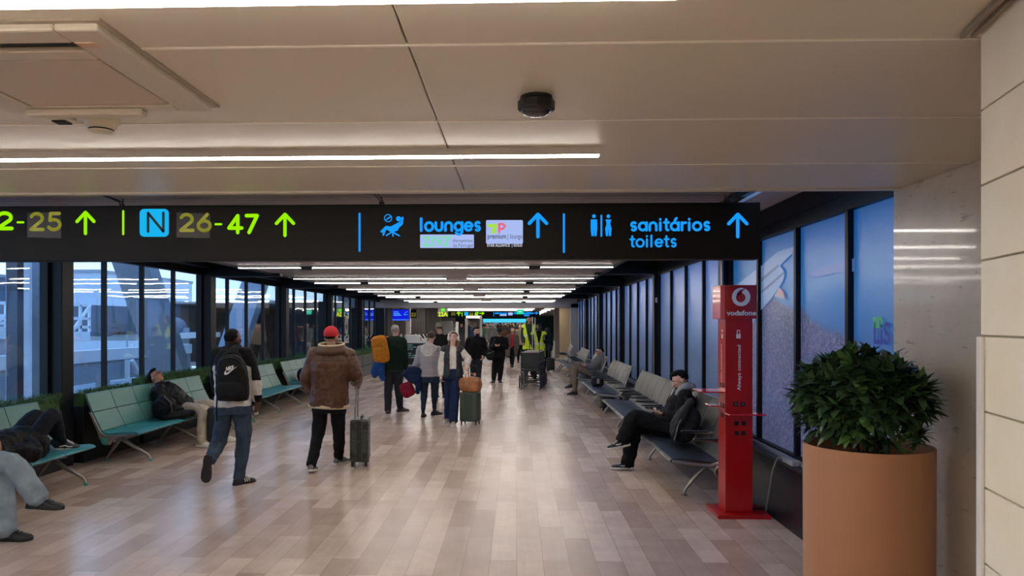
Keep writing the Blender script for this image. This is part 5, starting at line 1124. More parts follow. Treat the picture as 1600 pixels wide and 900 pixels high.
for mm in (m10, m11):
    for o in mm['root'].children:
        if o.name.startswith('safety_vest'):
            bm = bmesh.new(); bm.from_mesh(o.data); hx = (mm['hc'] - mm['root'].location).x
            bmesh.ops.delete(bm, geom=[f_ for f_ in bm.faces if abs(f_.calc_center_median().x - hx) < .012 + max(0, f_.calc_center_median().z - VZ) * .22 and f_.calc_center_median().y < 0], context='FACES'); bm.to_mesh(o.data); bm.free()
            k = o.modifiers.new('s', 'SOLIDIFY'); k.thickness = .01
# ------------------------------------------------------------------ luggage
def rbox(c, sx, sy, sz, rot=0., n=5, pw=.35):
    """rounded box rings for bags"""
    pass
def suitcase(name, label, c, w, dp, h, rot, m, ribs, handle_h, group=None, lean=0.):
    t = thing(name, label, 'suitcase', c); ca, sa = math.cos(rot), math.sin(rot); ux_, uy_ = V((ca, sa, 0)), V((-sa, ca, 0)); c = V(c)
    L = lambda x, y, z: c + ux_ * x + uy_ * y + V((0, 0, z))
    def rr(x0, x1, y0, y1, r, z):
        pts = []
        for cx_, cy_, a in ((x1 - r, y1 - r, 0), (x0 + r, y1 - r, 90), (x0 + r, y0 + r, 180), (x1 - r, y0 + r, 270)):
            for i in range(4): q = math.radians(a + 30 * i); pts.append(L(cx_ + r * math.cos(q), cy_ + r * math.sin(q), z))
        return pts
    mb = MB(); k0 = .06; rings = [rr(-w / 2 + .02, w / 2 - .02, -dp / 2 + .02, dp / 2 - .02, .03, k0), rr(-w / 2, w / 2, -dp / 2, dp / 2, .035, k0 + .025)]
    if ribs:
        for i in range(ribs):
            z0 = k0 + .04 + (h - k0 - .08) * i / ribs; q = (h - k0 - .08) / ribs
            rings += [rr(-w / 2, w / 2, -dp / 2, dp / 2, .035, z0 + q * .1), rr(-w / 2, w / 2, -dp / 2, dp / 2, .035, z0 + q * .55), rr(-w / 2 + .007, w / 2 - .007, -dp / 2 + .007, dp / 2 - .007, .033, z0 + q * .62), rr(-w / 2 + .007, w / 2 - .007, -dp / 2 + .007, dp / 2 - .007, .033, z0 + q * .98)]
    rings += [rr(-w / 2, w / 2, -dp / 2, dp / 2, .035, h - .025), rr(-w / 2 + .02, w / 2 - .02, -dp / 2 + .02, dp / 2 - .02, .03, h)]
    mb.loft(rings).build('shell', m, t, 35)
    return t, L
SUITK = mat('suitcase_gunmetal', '3c443f', .4, .1); SUITG = mat('suitcase_olive', '3d453a', .4); TRIMK = mat('plastic_black', '111113', .45); CHR = mat('chrome', 'b9bcc0', .2, 1.)
def wheels(t, L, w, dp, r=.028):
    for sx_ in (-1, 1):
        for sy_ in (-1, 1):
            q = L(sx_ * (w / 2 - .035), sy_ * (dp / 2 - .03), 0); o = MB().box(q.x - .014, q.x + .014, q.y - .014, q.y + .014, .04, .075).build('caster', TRIMK, t)
            MB().lathe((q.x - .012, q.y, r), [(r * .7, 0), (r, .004), (r, .02), (r * .7, .024)], 16, (1, 0, 0)).build('wheel', RUB_K, o, 40)
def handle_tubes(t, L, dx, y, z0, z1, grip=True, m=None):
    for k in (-1, 1): MB().tube([L(dx * k, y, z0), L(dx * k, y, z1)], .007, 8).build('handle_tube', m or CHR, t, 50)
    MB().tube([L(-dx - .01, y, z1), L(dx + .01, y, z1)], .013, 10).build('grip', TRIMK, t, 50)
# dark ribbed case beside the red-capped man (we look at its narrow side)
q = A(563, 9.28, 0); t, L = suitcase('suitcase', 'dark ribbed upright suitcase rolled by the man in the brown jacket', (q.x, q.y, 0), .235, .38, .585, .12, SUITK, 14, 1.0)
MB().tube([L(-.0, -.195 * math.cos(6.2832 * i / 4), .06 + .5 * i / 4) for i in range(2)], .001, 4) if False else None
mb = MB(); mb.obox(L(0, -.192, .32), V((math.cos(.12), math.sin(.12), 0)), V((-math.sin(.12), math.cos(.12), 0)), V((0, 0, 1)), .026, .009, .255); mb.build('zip_band', TRIMK, t, bevel=.003)
MB().tube([L(0, -.2, .36), L(.006, -.204, .32), L(0, -.2, .3), L(-.006, -.204, .32)], .004, 6, closed=True).build('zip_pull', CHR, t)
for sx_ in (-1, 1):
    for z_ in (.14, .5): MB().obox(L(sx_ * .07, -.19, z_), V((1, .12, 0)).normalized(), V((-.12, 1, 0)).normalized(), V((0, 0, 1)), .02, .006, .035).build('foot_pad', TRIMK, t, bevel=.004)
MB().tube([L(.02, -.1, .585), L(.02, -.09, .612), L(.02, .09, .612), L(.02, .1, .585)], .011, 8).build('top_handle', TRIMK, t, 50)
wheels(t, L, .235, .38)
for k in (-1, 1): MB().tube([L(-.05 + k * .008, .1 * k, .58), L(-.045 + k * .006, .1 * k, .8), L(-.03, .085 * k, 1.0)], .008, 8).build('handle_tube', CHR, t, 50)
MB().tube([L(-.03, -.1, 1.0), L(-.03, .1, 1.0)], .014, 10).build('grip', TRIMK, t, 50)
# olive case with brown weekend bag
q = A(735, 12.95, 0); t, L = suitcase('suitcase', 'smooth olive green suitcase pushed by the young woman in the black vest', (q.x, q.y, 0), .335, .24, .575, -.28, SUITG, 0, 1.0); olive = L
wheels(t, L, .335, .24); handle_tubes(t, L, .07, .09, .57, 1.03, m=TRIMK)
for sx_ in (-1, 1):
    MB().obox(L(sx_ * .165, -.1, .54), V((1, 0, 0)), V((0, 1, 0)), V((0, 0, 1)), .012, .012, .02).build('corner_guard', TRIMK, t, bevel=.003)
MB().obox(L(0, -.12, .3), V((math.cos(-.28), math.sin(-.28), 0)), V((-math.sin(-.28), math.cos(-.28), 0)), V((0, 0, 1)), .07, .003, .235).build('groove_panel', mat('suitcase_olive_dark', '343b31', .4), t, bevel=.002)
def softbag(name, label, m, prims, vox=.01, folds=.02, loc=None, cat='bag', group=None):
    mb = MB(); [f_(mb) for f_ in prims]; c = sum(mb.v, V((0, 0, 0))) / len(mb.v) if loc is None else V(loc)
    t = thing(name, label, cat, (c.x, c.y, min(v.z for v in mb.v)), group); knit(mb, 'shell', m, t, vox, 3, folds); return t
def sq(c, rx, ry, rz, fr=None, e=.55):
    """squarish pillow"""
    def g(mb):
        mb.ell(c, (rx, ry, rz), fr, 20, lambda d_: 1 / (abs(d_.x) ** (2 / e) + abs(d_.y) ** (2 / e) + abs(d_.z) ** (2 / e)) ** (e / 2))
    return g
cb = L(0, 0, .70); fr = (V((math.cos(-.28), math.sin(-.28), 0)), V((-math.sin(-.28), math.cos(-.28), 0)), V((0, 0, 1)))
TANL = mat('tan_leather', '9c6236', .45, bump=.3, bscale=18, var=.2)
t = softbag('weekend_bag', 'tan leather weekend bag on top of the olive suitcase', TANL, [sq(cb, .2, .13, .135, fr)], .008, .04)
MB().tube([cb + fr[0] * -.09 + V((0, -.1, .1)), cb + fr[0] * -.07 + V((0, -.08, .2)), cb + fr[0] * .07 + V((0, -.08, .2)), cb + fr[0] * .09 + V((0, -.1, .1))], .009, 8).build('carry_strap', TANL, t, 50)
MB().tube([cb + fr[0] * -.13 + V((0, -.13, .1)), cb + fr[0] * -.135 + V((0, -.16, -.05)), cb + fr[0] * -.14 + V((0, -.17, -.2))], [.012, .014, .03], 8, flat=.3).build('hanging_strap', mat('tan_strap', '8a6a48', .6), t, 50)
MB().tube([cb + fr[0] * -.19 + V((0, -.03, .1)), cb + fr[0] * 0 + V((0, -.03, .142)), cb + fr[0] * .19 + V((0, -.03, .1))], .005, 6).build('zip', mat('zip_dark', '4a2c18', .5), t)
# white flowers tied at the handle
t = thing('charm', 'small white and pink charm hanging on the handle above the tan bag', 'charm', L(-.08, -.02, .86))
mb = MB(); 
for k in range(6): mb.ell(L(-.1 + .02 * math.cos(k), -.04, .87 + .02 * math.sin(k * 1.3)), (.014, .014, .014), None, 8)
mb.build('petals', mat('petal_white', 'd9d6d0', .7), t, 50); MB().ell(L(.09, -.04, .88), (.028, .02, .03), None, 10).build('pompom', mat('pompom_pink', 'd8b09a', .8), t, 60)
# black suitcases: far one and the one at the sleeping man's feet
q = A(860, 27.0, 0); t, L = suitcase('suitcase', 'small black suitcase far off beside the long-haired person', (q.x, q.y, 0), .3, .22, .5, 0, TRIMK, 0, 1.); wheels(t, L, .3, .22); handle_tubes(t, L, .06, .06, .5, .95)
q = A(338, 10.75, 0); t, L = suitcase('suitcase', 'black cabin case between the legs of the sleeping man', (q.x, q.y, 0), .2, .34, .56, .2, mat('case_black', '0c0c10', .6), 0, 1.); wheels(t, L, .2, .34)
# black sports backpack on man 1
d = 8.1 - .24
def pbox(px, py, d_): return P(px, py, d_)
BPK = cloth('backpack_black', '131314', .6, .2, 200, .08); c = P(362.5, 590, d); t = thing('backpack', 'black sports backpack with a white tick logo on the walking man', 'backpack', (c.x, c.y, P(0, 627, d).z))
mb = MB(); n = 24; rings = []
for yy, w_, dd_ in ((-.115, .05, .04), (-.10, .2, .11), (-.04, .25, .15), (.06, .262, .17), (.13, .25, .16), (.18, .215, .13), (.215, .15, .09), (.232, .07, .05)):
    z_ = c.z + (yy - .05) * 1.05; sk = .03 * (yy) ; rings.append([V((c.x + sk + w_ * .5 * 1.25 * math.copysign(abs(math.cos(a)) ** .6, math.cos(a)), c.y + dd_ * .55 * math.copysign(abs(math.sin(a)) ** .7, math.sin(a)), z_)) for a in [6.2832 * k / n for k in range(n)]])
rings[0][0]; zr = [-.25, -.235, -.15, -.02, .09, .17, .222, .245]
rings = []
for zz_, w_, dd_ in zip(zr, (.26, .33, .355, .345, .32, .27, .19, .07), (.1, .15, .18, .175, .16, .135, .1, .05)):
    rings.append([V((c.x + zz_ * -.03 + w_ * .5 * math.copysign(abs(math.cos(a)) ** .6, math.cos(a)), c.y + dd_ * .5 * math.copysign(abs(math.sin(a)) ** .7, math.sin(a)), c.z + zz_)) for a in [6.2832 * k / n for k in range(n)]])
mb.loft(rings); knit(mb, 'shell', BPK, t, .008, 3, .018)
mb = MB(); mb.ell(c + V((.005, -.075, -.13)), (.15, .045, .095), None, 18, lambda q_: 1 / (abs(q_.x) ** 3.4 + abs(q_.y) ** 3.4 + abs(q_.z) ** 3.4) ** (1 / 3.4)); knit(mb, 'front_pocket', BPK, t, .008, 3, .01)
for px0, px1, px2 in ((369, 358, 340), (374, 368, 377)):
    MB().tube([P(px0, 540, d + .17), P(px1, 549, d + .06), P(px2, 567, d + .03), P(px2, 580, d + .02)], .03, 8, flat=.3, up=(1, 0, 0)).build('strap', BPK, t, 50)
MB().tube([c + V((-.03, 0, .235)), c + V((-.03, -.02, .27)), c + V((.03, -.02, .27)), c + V((.03, 0, .235))], .008, 8).build('haul_loop', BPK, t, 50)
MB().tube([c + V((-.16, .0, -.2)), c + V((-.175, .02, -.32)), c + V((-.175, .03, -.47))], .008, 6).build('strap_tail', BPK, t)
sw = [(349.5, 586), (352, 579.5), (351.5, 583), (354, 583.6), (368, 574), (357, 584), (352.5, 586)]
sw = [(350, 584), (351.2, 580), (352, 582.6), (354, 583), (368.5, 573.2), (355.5, 584.6), (351.5, 586)]
yb = c.y - .118
def bk(px, py, dy=0): return Q(px, py, yb - dy)
MB().prism([bk(*p) for p in sw], (0, .03, 0)).build('tick_logo', mat('logo_white', 'd6d3d0', .5), t)
mb = MB(); text_mb(mb, 'NIKE', .055, bk(352.5, 579.5), V((.97, 0, .22)), V((.12, 0, 1)), .0, .003, width=.085); mb.build('lettering', mat('logo_white', 'd6d3d0', .5), t, recalc=False)
mb = MB(); mb.tube([c + V((.165 * math.cos(a), -.045 - .02 * math.sin(a), .02 + .2 * math.sin(a))) for a in [math.pi * k / 14 for k in range(15)]], .004, 6); mb.build('zip', TRIMK, t)
# orange backpack and blue jacket on man 3
d = 14.45; c = P(594.5, 546, d); ORG = cloth('backpack_amber', 'b87420', .7, .2, 160, .15)
fr = (V((.95, .25, .18)).normalized(), V((-.28, .95, 0)).normalized(), V((-.16, -.05, 1)).normalized())
t = softbag('backpack', 'amber yellow backpack slung on the grey-haired man', ORG, [sq(c, .155, .11, .275, fr, .42)], .01, .012)
mb = MB(); sq(c + V((-.015, -.1, -.09)), .115, .045, .14, fr, .45)(mb); knit(mb, 'front_pocket', ORG, t, .01, 2, .01)
MB().tube([P(600, 527, d), P(606, 526, d + .05), P(608, 533, d + .25), P(605, 548, d + .3)], .022, 8, flat=.35).build('strap', ORG, t, 50); MB().tube([c + V((.06, -.11, .05)), c + V((.0, -.125, .08)), c + V((-.08, -.11, .06))], .006, 6).build('zip', TRIMK, t)
def drape(mb, pts, r, n=8): limb(mb, pts, r, n, 3)
t = softbag('folded_jacket', 'bright blue jacket hanging below the amber backpack', cloth('jacket_blue', '1f4480', .7), [lambda mb: drape(mb, [P(593, 566, d), P(589, 577, d), P(585, 586, d)], [.1, .11, .07]), lambda mb: drape(mb, [P(594, 566, d), P(595, 580, d), P(599, 593, d)], [.09, .09, .05])], .01, .05, cat='jacket')
# navy coat and red bag carried by woman 4
d = 13.9
t = softbag('folded_coat', 'navy coat draped over the arm of the woman in stripes', cloth('coat_navy', '1d2b48', .8), [lambda mb: drape(mb, [P(634, 584, d), P(644, 579, d), P(655, 582, d)], [.08, .1, .09]), lambda mb: drape(mb, [P(638, 586, d), P(644, 592, d), P(654, 592, d)], [.09, .1, .08]), lambda mb: drape(mb, [P(652, 588, d), P(654, 600, d), P(653, 614, d)], [.08, .07, .04])], .01, .05, cat='coat')
c = P(636.5, 609, d - .06); fr = (V((.9, 0, .4)).normalized(), V((0, 1, 0)), V((-.4, 0, .9)).normalized())
t = softbag('hand_bag', 'crimson red soft bag hanging under the navy coat', cloth('bag_crimson', '7c1128', .6), [sq(c, .125, .07, .14, fr, .5)], .009, .02)
MB().tube([c + V((-.06, 0, .1)), P(645, 594, d), P(647, 584, d)], .01, 8).build('strap', cloth('bag_crimson', '7c1128', .6), t, 50); MB().tube([c + V((-.09, -.07, .0)), c + V((0, -.08, .05)), c + V((.1, -.07, .08))], .005, 6).build('zip', TRIMK, t)
# black shoulder bag of man 7
d = 22.0; c = P(766.5, 554, d)
t = softbag('shoulder_bag', 'black shoulder bag hanging from the person in the black cap', cloth('bag_black', '19191c', .6), [sq(c, .16, .09, .17, (V((.9, 0, .4)).normalized(), V((0, 1, 0)), V((-.4, 0, .9)).normalized()), .75)], .012, .03)
MB().tube([c + V((-.08, -.02, .15)), P(771, 535, d - .06), P(773, 530, d + .1), P(774, 527, d + .2)], .012, 8).build('strap', TRIMK, t, 50); MB().tube([c + V((-.1, -.09, .02)), c + V((.1, -.09, .1))], .006, 6).build('zip', CHR, t)
phone(P(777.2, 538, 21.82), V((1, 0, 0)), V((0, -.8, .5)), V((0, .5, .8)), 'phone held by the person in the black cap')
phone(P(850, 528, 22.2), V((1, 0, .1)), V((0, .1, 1)), V((0, -1, .1)), 'black phone raised by the attendant pushing wheelchairs')
# grey backpack on the reading man's bench
c = V((1.865, 8.3, .655)); GBK = cloth('backpack_charcoal', '2c2b2d', .7, .2, 120)
fr = (V((.75, -.1, .55)).normalized(), V((.1, 1, 0)).normalized(), V((.3, 0, .95)).normalized())
t = softbag('backpack', 'charcoal canvas backpack slumped on the bench beside the reading man', GBK, [sq(c + V((.02, 0, 0)), .14, .15, .21, (V((.9, 0, -.4)).normalized(), V((0, 1, 0)), V((.4, 0, .9)).normalized()), .7), lambda mb: limb(mb, [c + V((-.12, -.1, -.12)), c + V((-.05, -.16, .1)), c + V((.06, -.12, .26))], [.05, .05, .04], 8, 3)], .009, .05)
MB().tube([c + V((-.13, -.14, -.16)), c + V((-.1, -.17, .0)), c + V((-.02, -.16, .17)), c + V((.05, -.1, .27))], .022, 8, flat=.3).build('strap', mat('strap_pale', '5b5a5b', .7), t, 50); MB().tube([c + V((.03, -.04, .26)), c + V((.0, -.04, .31)), c + V((.03, .04, .31)), c + V((.06, .04, .26))], .008, 8).build('haul_loop', GBK, t, 50)
# black backpack beside the sleeping man
c = V((-5.0, 10.28, .585))
t = softbag('backpack', 'black backpack on the teal bench next to the sleeping man', cloth('backpack_dull', '15151a', .6), [sq(c, .15, .12, .175, (V((.85, 0, -.5)).normalized(), V((0, 1, 0)), V((.5, 0, .85)).normalized()), .75), lambda mb: limb(mb, [c + V((.05, -.05, -.13)), c + V((.2, .1, -.12)), c + V((.28, .3, -.11))], [.06, .07, .05], 8, 3)], .009, .03)
MB().tube([c + V((.05, -.1, .17)), c + V((.14, -.09, .08)), c + V((.16, -.09, -.06))], .02, 8, flat=.35).build('strap', TRIMK, t, 50); MB().tube([c + V((-.12, -.11, .05)), c + V((-.0, -.125, .12)), c + V((.1, -.11, .05))], .005, 6).build('zip', TRIMK, t)
# black bag on the last teal bench
c = V((-5.0, 17.35, .56))
t = softbag('travel_bag', 'lone black travel bag sitting on the farthest teal bench', cloth('bag_dull_black', '131317', .6), [sq(c, .2, .24, .17, None, .7)], .01, .03)
MB().tube([c + V((.05, -.16, .13)), c + V((.06, -.12, .21)), c + V((.06, .12, .21)), c + V((.05, .16, .13))], .012, 8).build('carry_strap', TRIMK, t, 50); MB().lathe(c + V((.19, -.12, .02)), [(.018, 0), (.02, .006)], 12, (1, 0, 0)).build('badge', CHR, t)
# dark bag with pink tag on the third leather bench, small case under it
c = V((1.72, 15.75, .545))
t = softbag('paper_carrier', 'small dark box bag with a pink tag on the third leather bench', cloth('carrier_dark', '202127', .5), [sq(c, .13, .11, .1, None, .35)], .01, .006)
MB().box(c.x - .02, c.x + .03, c.y - .118, c.y - .108, c.y * 0 + .5, .6).build('tag', mat('tag_pink', 'a98a94', .6), t); MB().tube([c + V((-.05, 0, .1)), c + V((-.03, 0, .15)), c + V((.03, 0, .15)), c + V((.05, 0, .1))], .006, 6).build('carry_strap', TRIMK, t)
c = V((1.9, 15.2, .15)); t, L = suitcase('suitcase', 'low black wheeled bag pushed under the third leather bench', (c.x, c.y, 0), .36, .5, .24, 0, mat('case_black', '0c0c10', .6), 0, 1.); wheels(t, L, .36, .5)
# ------------------------------------------------------------------ wheelchairs
WFR = mat('wheelchair_frame', '232428', .4, .6); VIN = mat('wheelchair_vinyl', '1c1d20', .5)
def wheelchair(x, y, label, pole=False):
    """faces the viewer (-Y)"""
    t = thing('wheelchair', label, 'wheelchair', (x, y, 0), 'nested airport wheelchairs')
    w_ = .25
    for k in (-1, 1):
        a = x + k * w_
        MB().tube([(a, y + .42, 1.02), (a, y + .33, 1.0), (a, y + .28, .9), (a, y + .24, .5), (a, y + .24, .2)], .013, 8).tube([(a, y + .24, .5), (a, y - .24, .5), (a, y - .33, .42), (a, y - .40, .18)], .013, 8).tube([(a, y + .24, .2), (a, y - .22, .2), (a, y - .24, .5)], .012, 8).build('side_frame', WFR, t, 50)
        wx = a + k * .045; b = MB().tube([(wx, y + .22 + .165 * math.cos(i * .2618), .185 + .165 * math.sin(i * .2618)) for i in range(24)], .02, 8, closed=True).build('rear_wheel', RUB_K, t, 60)
        mb = MB().lathe((wx - .02, y + .22, .185), [(.03, 0), (.03, .04)], 12, (1, 0, 0))
        for i in range(5): mb.tube([(wx, y + .22, .185), (wx, y + .22 + .155 * math.cos(i * 1.2566), .185 + .155 * math.sin(i * 1.2566))], .008, 6)
        mb.build('hub', WFR, b)
        c_ = MB().tube([(a, y - .25, .22), (a, y - .25, .16), (a, y - .22, .075)], .012, 8).build('caster_fork', WFR, t); MB().lathe((a - .015, y - .21, .07), [(.05, 0), (.07, .006), (.07, .024), (.05, .03)], 18, (1, 0, 0)).build('caster_wheel', RUB_K, c_, 40)
        MB().box(a - .025, a + .025, y - .18, y + .2, .70, .725).build('armrest', VIN, t, bevel=.01); MB().tube([(a, y - .15, .7), (a, y - .15, .5)], .011, 8).build('arm_post', WFR, t)
        MB().tube([(a, y + .42, 1.02), (a, y + .5, 1.02)], .018, 10).build('push_grip', RUB_K, t, 50)
        f_ = MB().box(min(a, a - k * .17), max(a, a - k * .17), y - .47, y - .34, .13, .145).build('footplate', VIN, t, bevel=.005)
    MB().tube([(x - w_, y + .1, .22), (x + w_, y - .05, .46)], .011, 8).tube([(x + w_, y + .1, .22), (x - w_, y - .05, .46)], .011, 8).tube([(x - w_, y - .2, .2), (x + w_, y - .2, .2)], .012, 8).build('cross_brace', WFR, t, 50)
    MB().box(x - w_ + .01, x + w_ - .01, y - .25, y + .24, .49, .545).build('seat', VIN, t, bevel=.02)
    mb = MB(); mb.prism([(x - w_ + .01, y + .235, .56), (x + w_ - .01, y + .235, .56), (x + w_ - .01, y + .29, .98), (x - w_ + .01, y + .29, .98)], (0, .025, 0)); mb.build('backrest', VIN, t, bevel=.01)
    MB().tube([(x - w_, y + .29, .985), (x + w_, y + .29, .985)], .012, 8).build('back_bar', mat('cream_bar', 'b0a898', .5), t, 50)
    if pole: MB().tube([(x - .02, y + .3, .5), (x - .02, y + .3, 1.95)], .014, 8).build('pole', mat('pole_pale', 'aaa8a4', .4), t, 50)
    return t
x0 = P(829, 505, 19.9).x
wheelchair(x0, 19.9, 'black wheelchair at the front of the row the attendant pushes', False)
wheelchair(x0 + .09, 20.55, 'second black wheelchair, nested behind the front one', True)
wheelchair(x0 + .18, 21.2, 'third black wheelchair, nearest to the attendant', True)
# ------------------------------------------------------------------ far hall
M_hallceil = mat('hall_ceiling', 'a89f98', .6); M_panel = mat('dark_fluted_panel', '4b4744', .6, var=.15, vscale=2); M_panel2 = mat('mid_fluted_panel', '77716c', .6, var=.1, vscale=2)
struct(MB().box(-16, 12, 31, 95, 2.62, 2.7).build('ceiling.004', M_hallceil), 'pale ceiling of the hall beyond the corridor', 'ceiling')
struct(MB().box(-13.5, -5.2, 62, 62.2, 0, 2.62).build('wall_left.005', mat('far_partition', '6b6764', .6)), 'grey partition far down the hall on the gate side', 'wall')
struct(MB().box(-16, 12, 95, 95.2, 0, 2.7).build('wall_back.001', mat('far_dark_wall', '6e6a68', .7)), 'dim wall at the very end of the hall', 'wall')
struct(MB().box(11.8, 12, 31, 95, 0, 2.7).build('wall_right.005', M_grey), 'grey side wall of the hall, mural side', 'wall')
struct(MB().box(-16, -15.8, 31, 95, 0, 2.7).build('wall_left.002', M_grey), 'grey side wall of the hall, gate side', 'wall')
struct(MB().box(-10, -5.62, 30.9, 31.1, 0, 2.7).build('wall_left.003', M_dark), 'dark end wall beside the last window', 'wall')
struct(MB().box(2.4, 12, 33.3, 33.5, 0, 2.7).build('wall_right.006', M_grey), 'grey wall closing the corridor end on the mural side', 'wall')
struct(MB().box(2.25, 2.75, 30.6, 31.3, 0, 2.6).build('column', mat('grey_column', '8f8b88', .6)), 'square grey column at the end of the mural wall', 'column')
for i, (px0, px1, y, m) in enumerate(((597, 606, 35, M_panel), (606, 613, 35.6, M_panel2), (613, 634, 36.4, M_panel2), (634, 641, 35.8, M_white), (641, 664, 37.5, M_panel), (664, 672, 38, M_panel), (672, 684, 39, M_panel2), (684, 688, 38.5, M_panel))):
    a, b = Q(px0, 500, y).x, Q(px1, 500, y).x; mb = MB().box(a, b, y, y + .3, 0, 2.62); k = a + .1
    while k < b - .06: mb.box(k, k + .04, y - .03, y, 0, 2.62); k += .16
    struct(mb.build('wall_left.004', m), f'fluted {["charcoal", "taupe", "wide taupe", "pale", "wide charcoal", "dark", "mid grey", "narrow dark"][i]} panel behind the gate desk', 'wall panel')
for i, (px0, px1, y, m, z1) in enumerate(((866, 874, 36, mat('taupe_panel', '6f6660', .6), 2.6), (874, 890, 37, mat('beige_panel', 'cdb795', .5), 2.6), (863, 867, 30.2, mat('beige_low', 'c9c0b0', .5), 1.05))):
    a, b = Q(px0, 500, y).x, Q(px1, 500, y).x; o = MB().box(a, b, y, y + .25, 0, z1).build('wall_right.007', m, bevel=.01); struct(o, f'{["taupe", "warm beige", "low cream"][i]} panel at the corridor end', 'wall panel')
# lamps of the hall
for i, y in enumerate((33.2, 36.5, 41, 46, 52, 58, 65, 72, 80)):
    lamp(-5.5 - (i % 2) * 1.5, 1.0, y, 2.615, f'linear lamp on the window half of the far hall ceiling, {["first", "second", "third", "fourth", "fifth", "sixth", "seventh", "eighth", "ninth"][i]} row beyond the bulkhead', (), 'far hall lamps', .08)
    lamp(1.55, 2.1, y, 2.615, f'linear lamp on the mural half of the far hall ceiling, {["first", "second", "third", "fourth", "fifth", "sixth", "seventh", "eighth", "ninth"][i]} row beyond the bulkhead', (), 'far hall lamps', .08)
# second overhead sign
S2 = 49.0; t = thing('overhead_sign', 'distant black hanging sign across the far hall', 'sign', (-2, S2, 2.15)); MB().box(Q(661, 490, S2).x, Q(843, 490, S2).x, S2, S2 + .15, Q(700, 496.3, S2).z, Q(700, 486.8, S2).z).build('sign_box', M_sign, t)
def far_letters(txt, px0, px1, py, xh, th, m, nm='words'):
    k = Q(0, 400, S2).z - Q(0, 401, S2).z; mb = MB(); letters(mb, txt, Q(px0, py, S2), ux, uz, xh * k, th * k, .01, Q(px1, 400, S2).x - Q(px0, 400, S2).x); mb.build(nm, m, t, recalc=False)
far_letters('gates', 674, 683, 493.5, 2.6, 1.1, SGR); far_letters('-', 663, 672, 491.5, 6, 3, SGR, 'gate_pictogram'); far_letters('22', 685, 699, 493, 4, 1.5, SGR, 'number'); far_letters('25', 705, 711, 492.5, 2.6, .9, SOL, 'number'); far_letters('^', 714, 720, 492.5, 3.4, 1.5, SGR, 'arrow')
MB().box(Q(725.5, 490, S2).x, Q(731.5, 490, S2).x, S2 - .02, S2, Q(0, 493.2, S2).z, Q(0, 488, S2).z).build('letter_tile', emis('sign_cyan', '18b4f0', 1.), t)
far_letters('26', 733, 739, 492.5, 2.6, .9, SOL, 'number'); far_letters('47', 742, 747, 492.5, 3, 1.3, SGR, 'number'); far_letters('>', 750, 756, 491.5, 3, 1.4, SGR, 'arrow'); far_letters('|', 722, 723, 494, 6, 1, SGR, 'divider')
far_letters('lounges', 781, 792, 491, 2, .9, SBL); far_letters('>', 802, 806, 491, 2.6, 1.2, SBL, 'arrow'); far_letters('sanitArios', 818, 833, 490.5, 1.8, .9, SBL); far_letters('toilets', 819, 827, 493.8, 1.6, .8, SBL); far_letters('>', 835, 840, 491, 3, 1.3, SBL, 'arrow'); far_letters('|', 771.5, 772, 494, 6, .8, SBL, 'divider'); far_letters('-', 773, 779, 491.5, 4, 2.2, SBL, 'lounge_pictogram')
for a, b, z0, z1 in ((781, 791.5, 493.8, 491.4), (794, 801, 493, 488.5)): MB().box(Q(a, 490, S2).x, Q(b, 490, S2).x, S2 - .02, S2, Q(0, z0, S2).z, Q(0, z1, S2).z).build('plate', M_plate, t)
for px in (690, 760, 830): MB().tube([(Q(px, 490, S2).x, S2 + .07, 2.5), (Q(px, 490, S2).x, S2 + .07, 2.62)], .02, 6).build('hanger', M_wire, t)
# gate 22A sign
y = 33.8; z0, z1 = Q(0, 495, y).z, Q(0, 481.5, y).z; a, b = Q(684, 490, y).x, Q(700, 490, y).x
t = thing('gate_sign', 'yellow-green 22A gate sign hanging in front of the far overhead sign', 'sign', ((a + b) / 2, y, z0)); MB().box(a, b, y, y + .08, z0, z1).build('panel', mat('gate_sign_grey', '6f6a62', .5), t, bevel=.01)
MB().box(a, b, y - .004, y, z0, z0 + (z1 - z0) * .56).build('number_plate', mat('gate_plate', '57543e', .5), t)
mb = MB(); text_mb(mb, '22A', .27, (a + .01, y - .004, z0 + .02), ux, uz, .004, .006, width=b - a - .03); mb.build('number', emis('gate_yellow', 'd8f21e', 1.1), t, recalc=False)
MB().box(a + .15, a + .33, y - .01, y, z1 - .17, z1 - .03).build('pictogram', emis('sign_green_bright', '6cf03a', 1.), t, bevel=.02); MB().tube([((a + b) / 2, y + .04, z1), ((a + b) / 2, y + .04, 2.62)], .015, 6).build('hanger', M_wire, t)
# gate 22 board and blue screen
y = 33.0; a, b = Q(641.5, 490, y).x, Q(651, 490, y).x; t = thing('gate_sign', 'dim black board with the number 22 beside the blue screen', 'sign', ((a + b) / 2, y, 2)); MB().box(a, b, y, y + .08, Q(0, 497, y).z, Q(0, 483.5, y).z).build('panel', M_sign, t, bevel=.01)
mb = MB(); letters(mb, '22', Q(642.5, 494, y), ux, uz, .1, .026, .004, .2); mb.build('number', SOL, t, recalc=False); MB().tube([((a + b) / 2, y + .04, Q(0, 483.5, y).z), ((a + b) / 2, y + .04, 2.62)], .015, 6).build('hanger', M_wire, t)
y = 32.2; a, b = Q(612, 490, y).x, Q(640, 490, y).x; z0, z1 = Q(0, 501.8, y).z, Q(0, 483.3, y).z
t = thing('information_screen', 'bright blue flight information screen hanging by the gate', 'screen', ((a + b) / 2, y, z0)); MB().box(a, b, y, y + .08, z0, z1).build('housing', mat('screen_bezel', '6a6ea8', .5), t, bevel=.01)
MB().box(a + .03, b - .03, y - .004, y, z0 + .09, z1 - .03).build('display', emis('screen_blue', '1020d8', 1.), t); MB().box(a + .03, b - .03, y - .004, y, z0 + .03, z0 + .085).build('display_band', emis('screen_band', '3a70ff', 1.), t)
mb = MB()
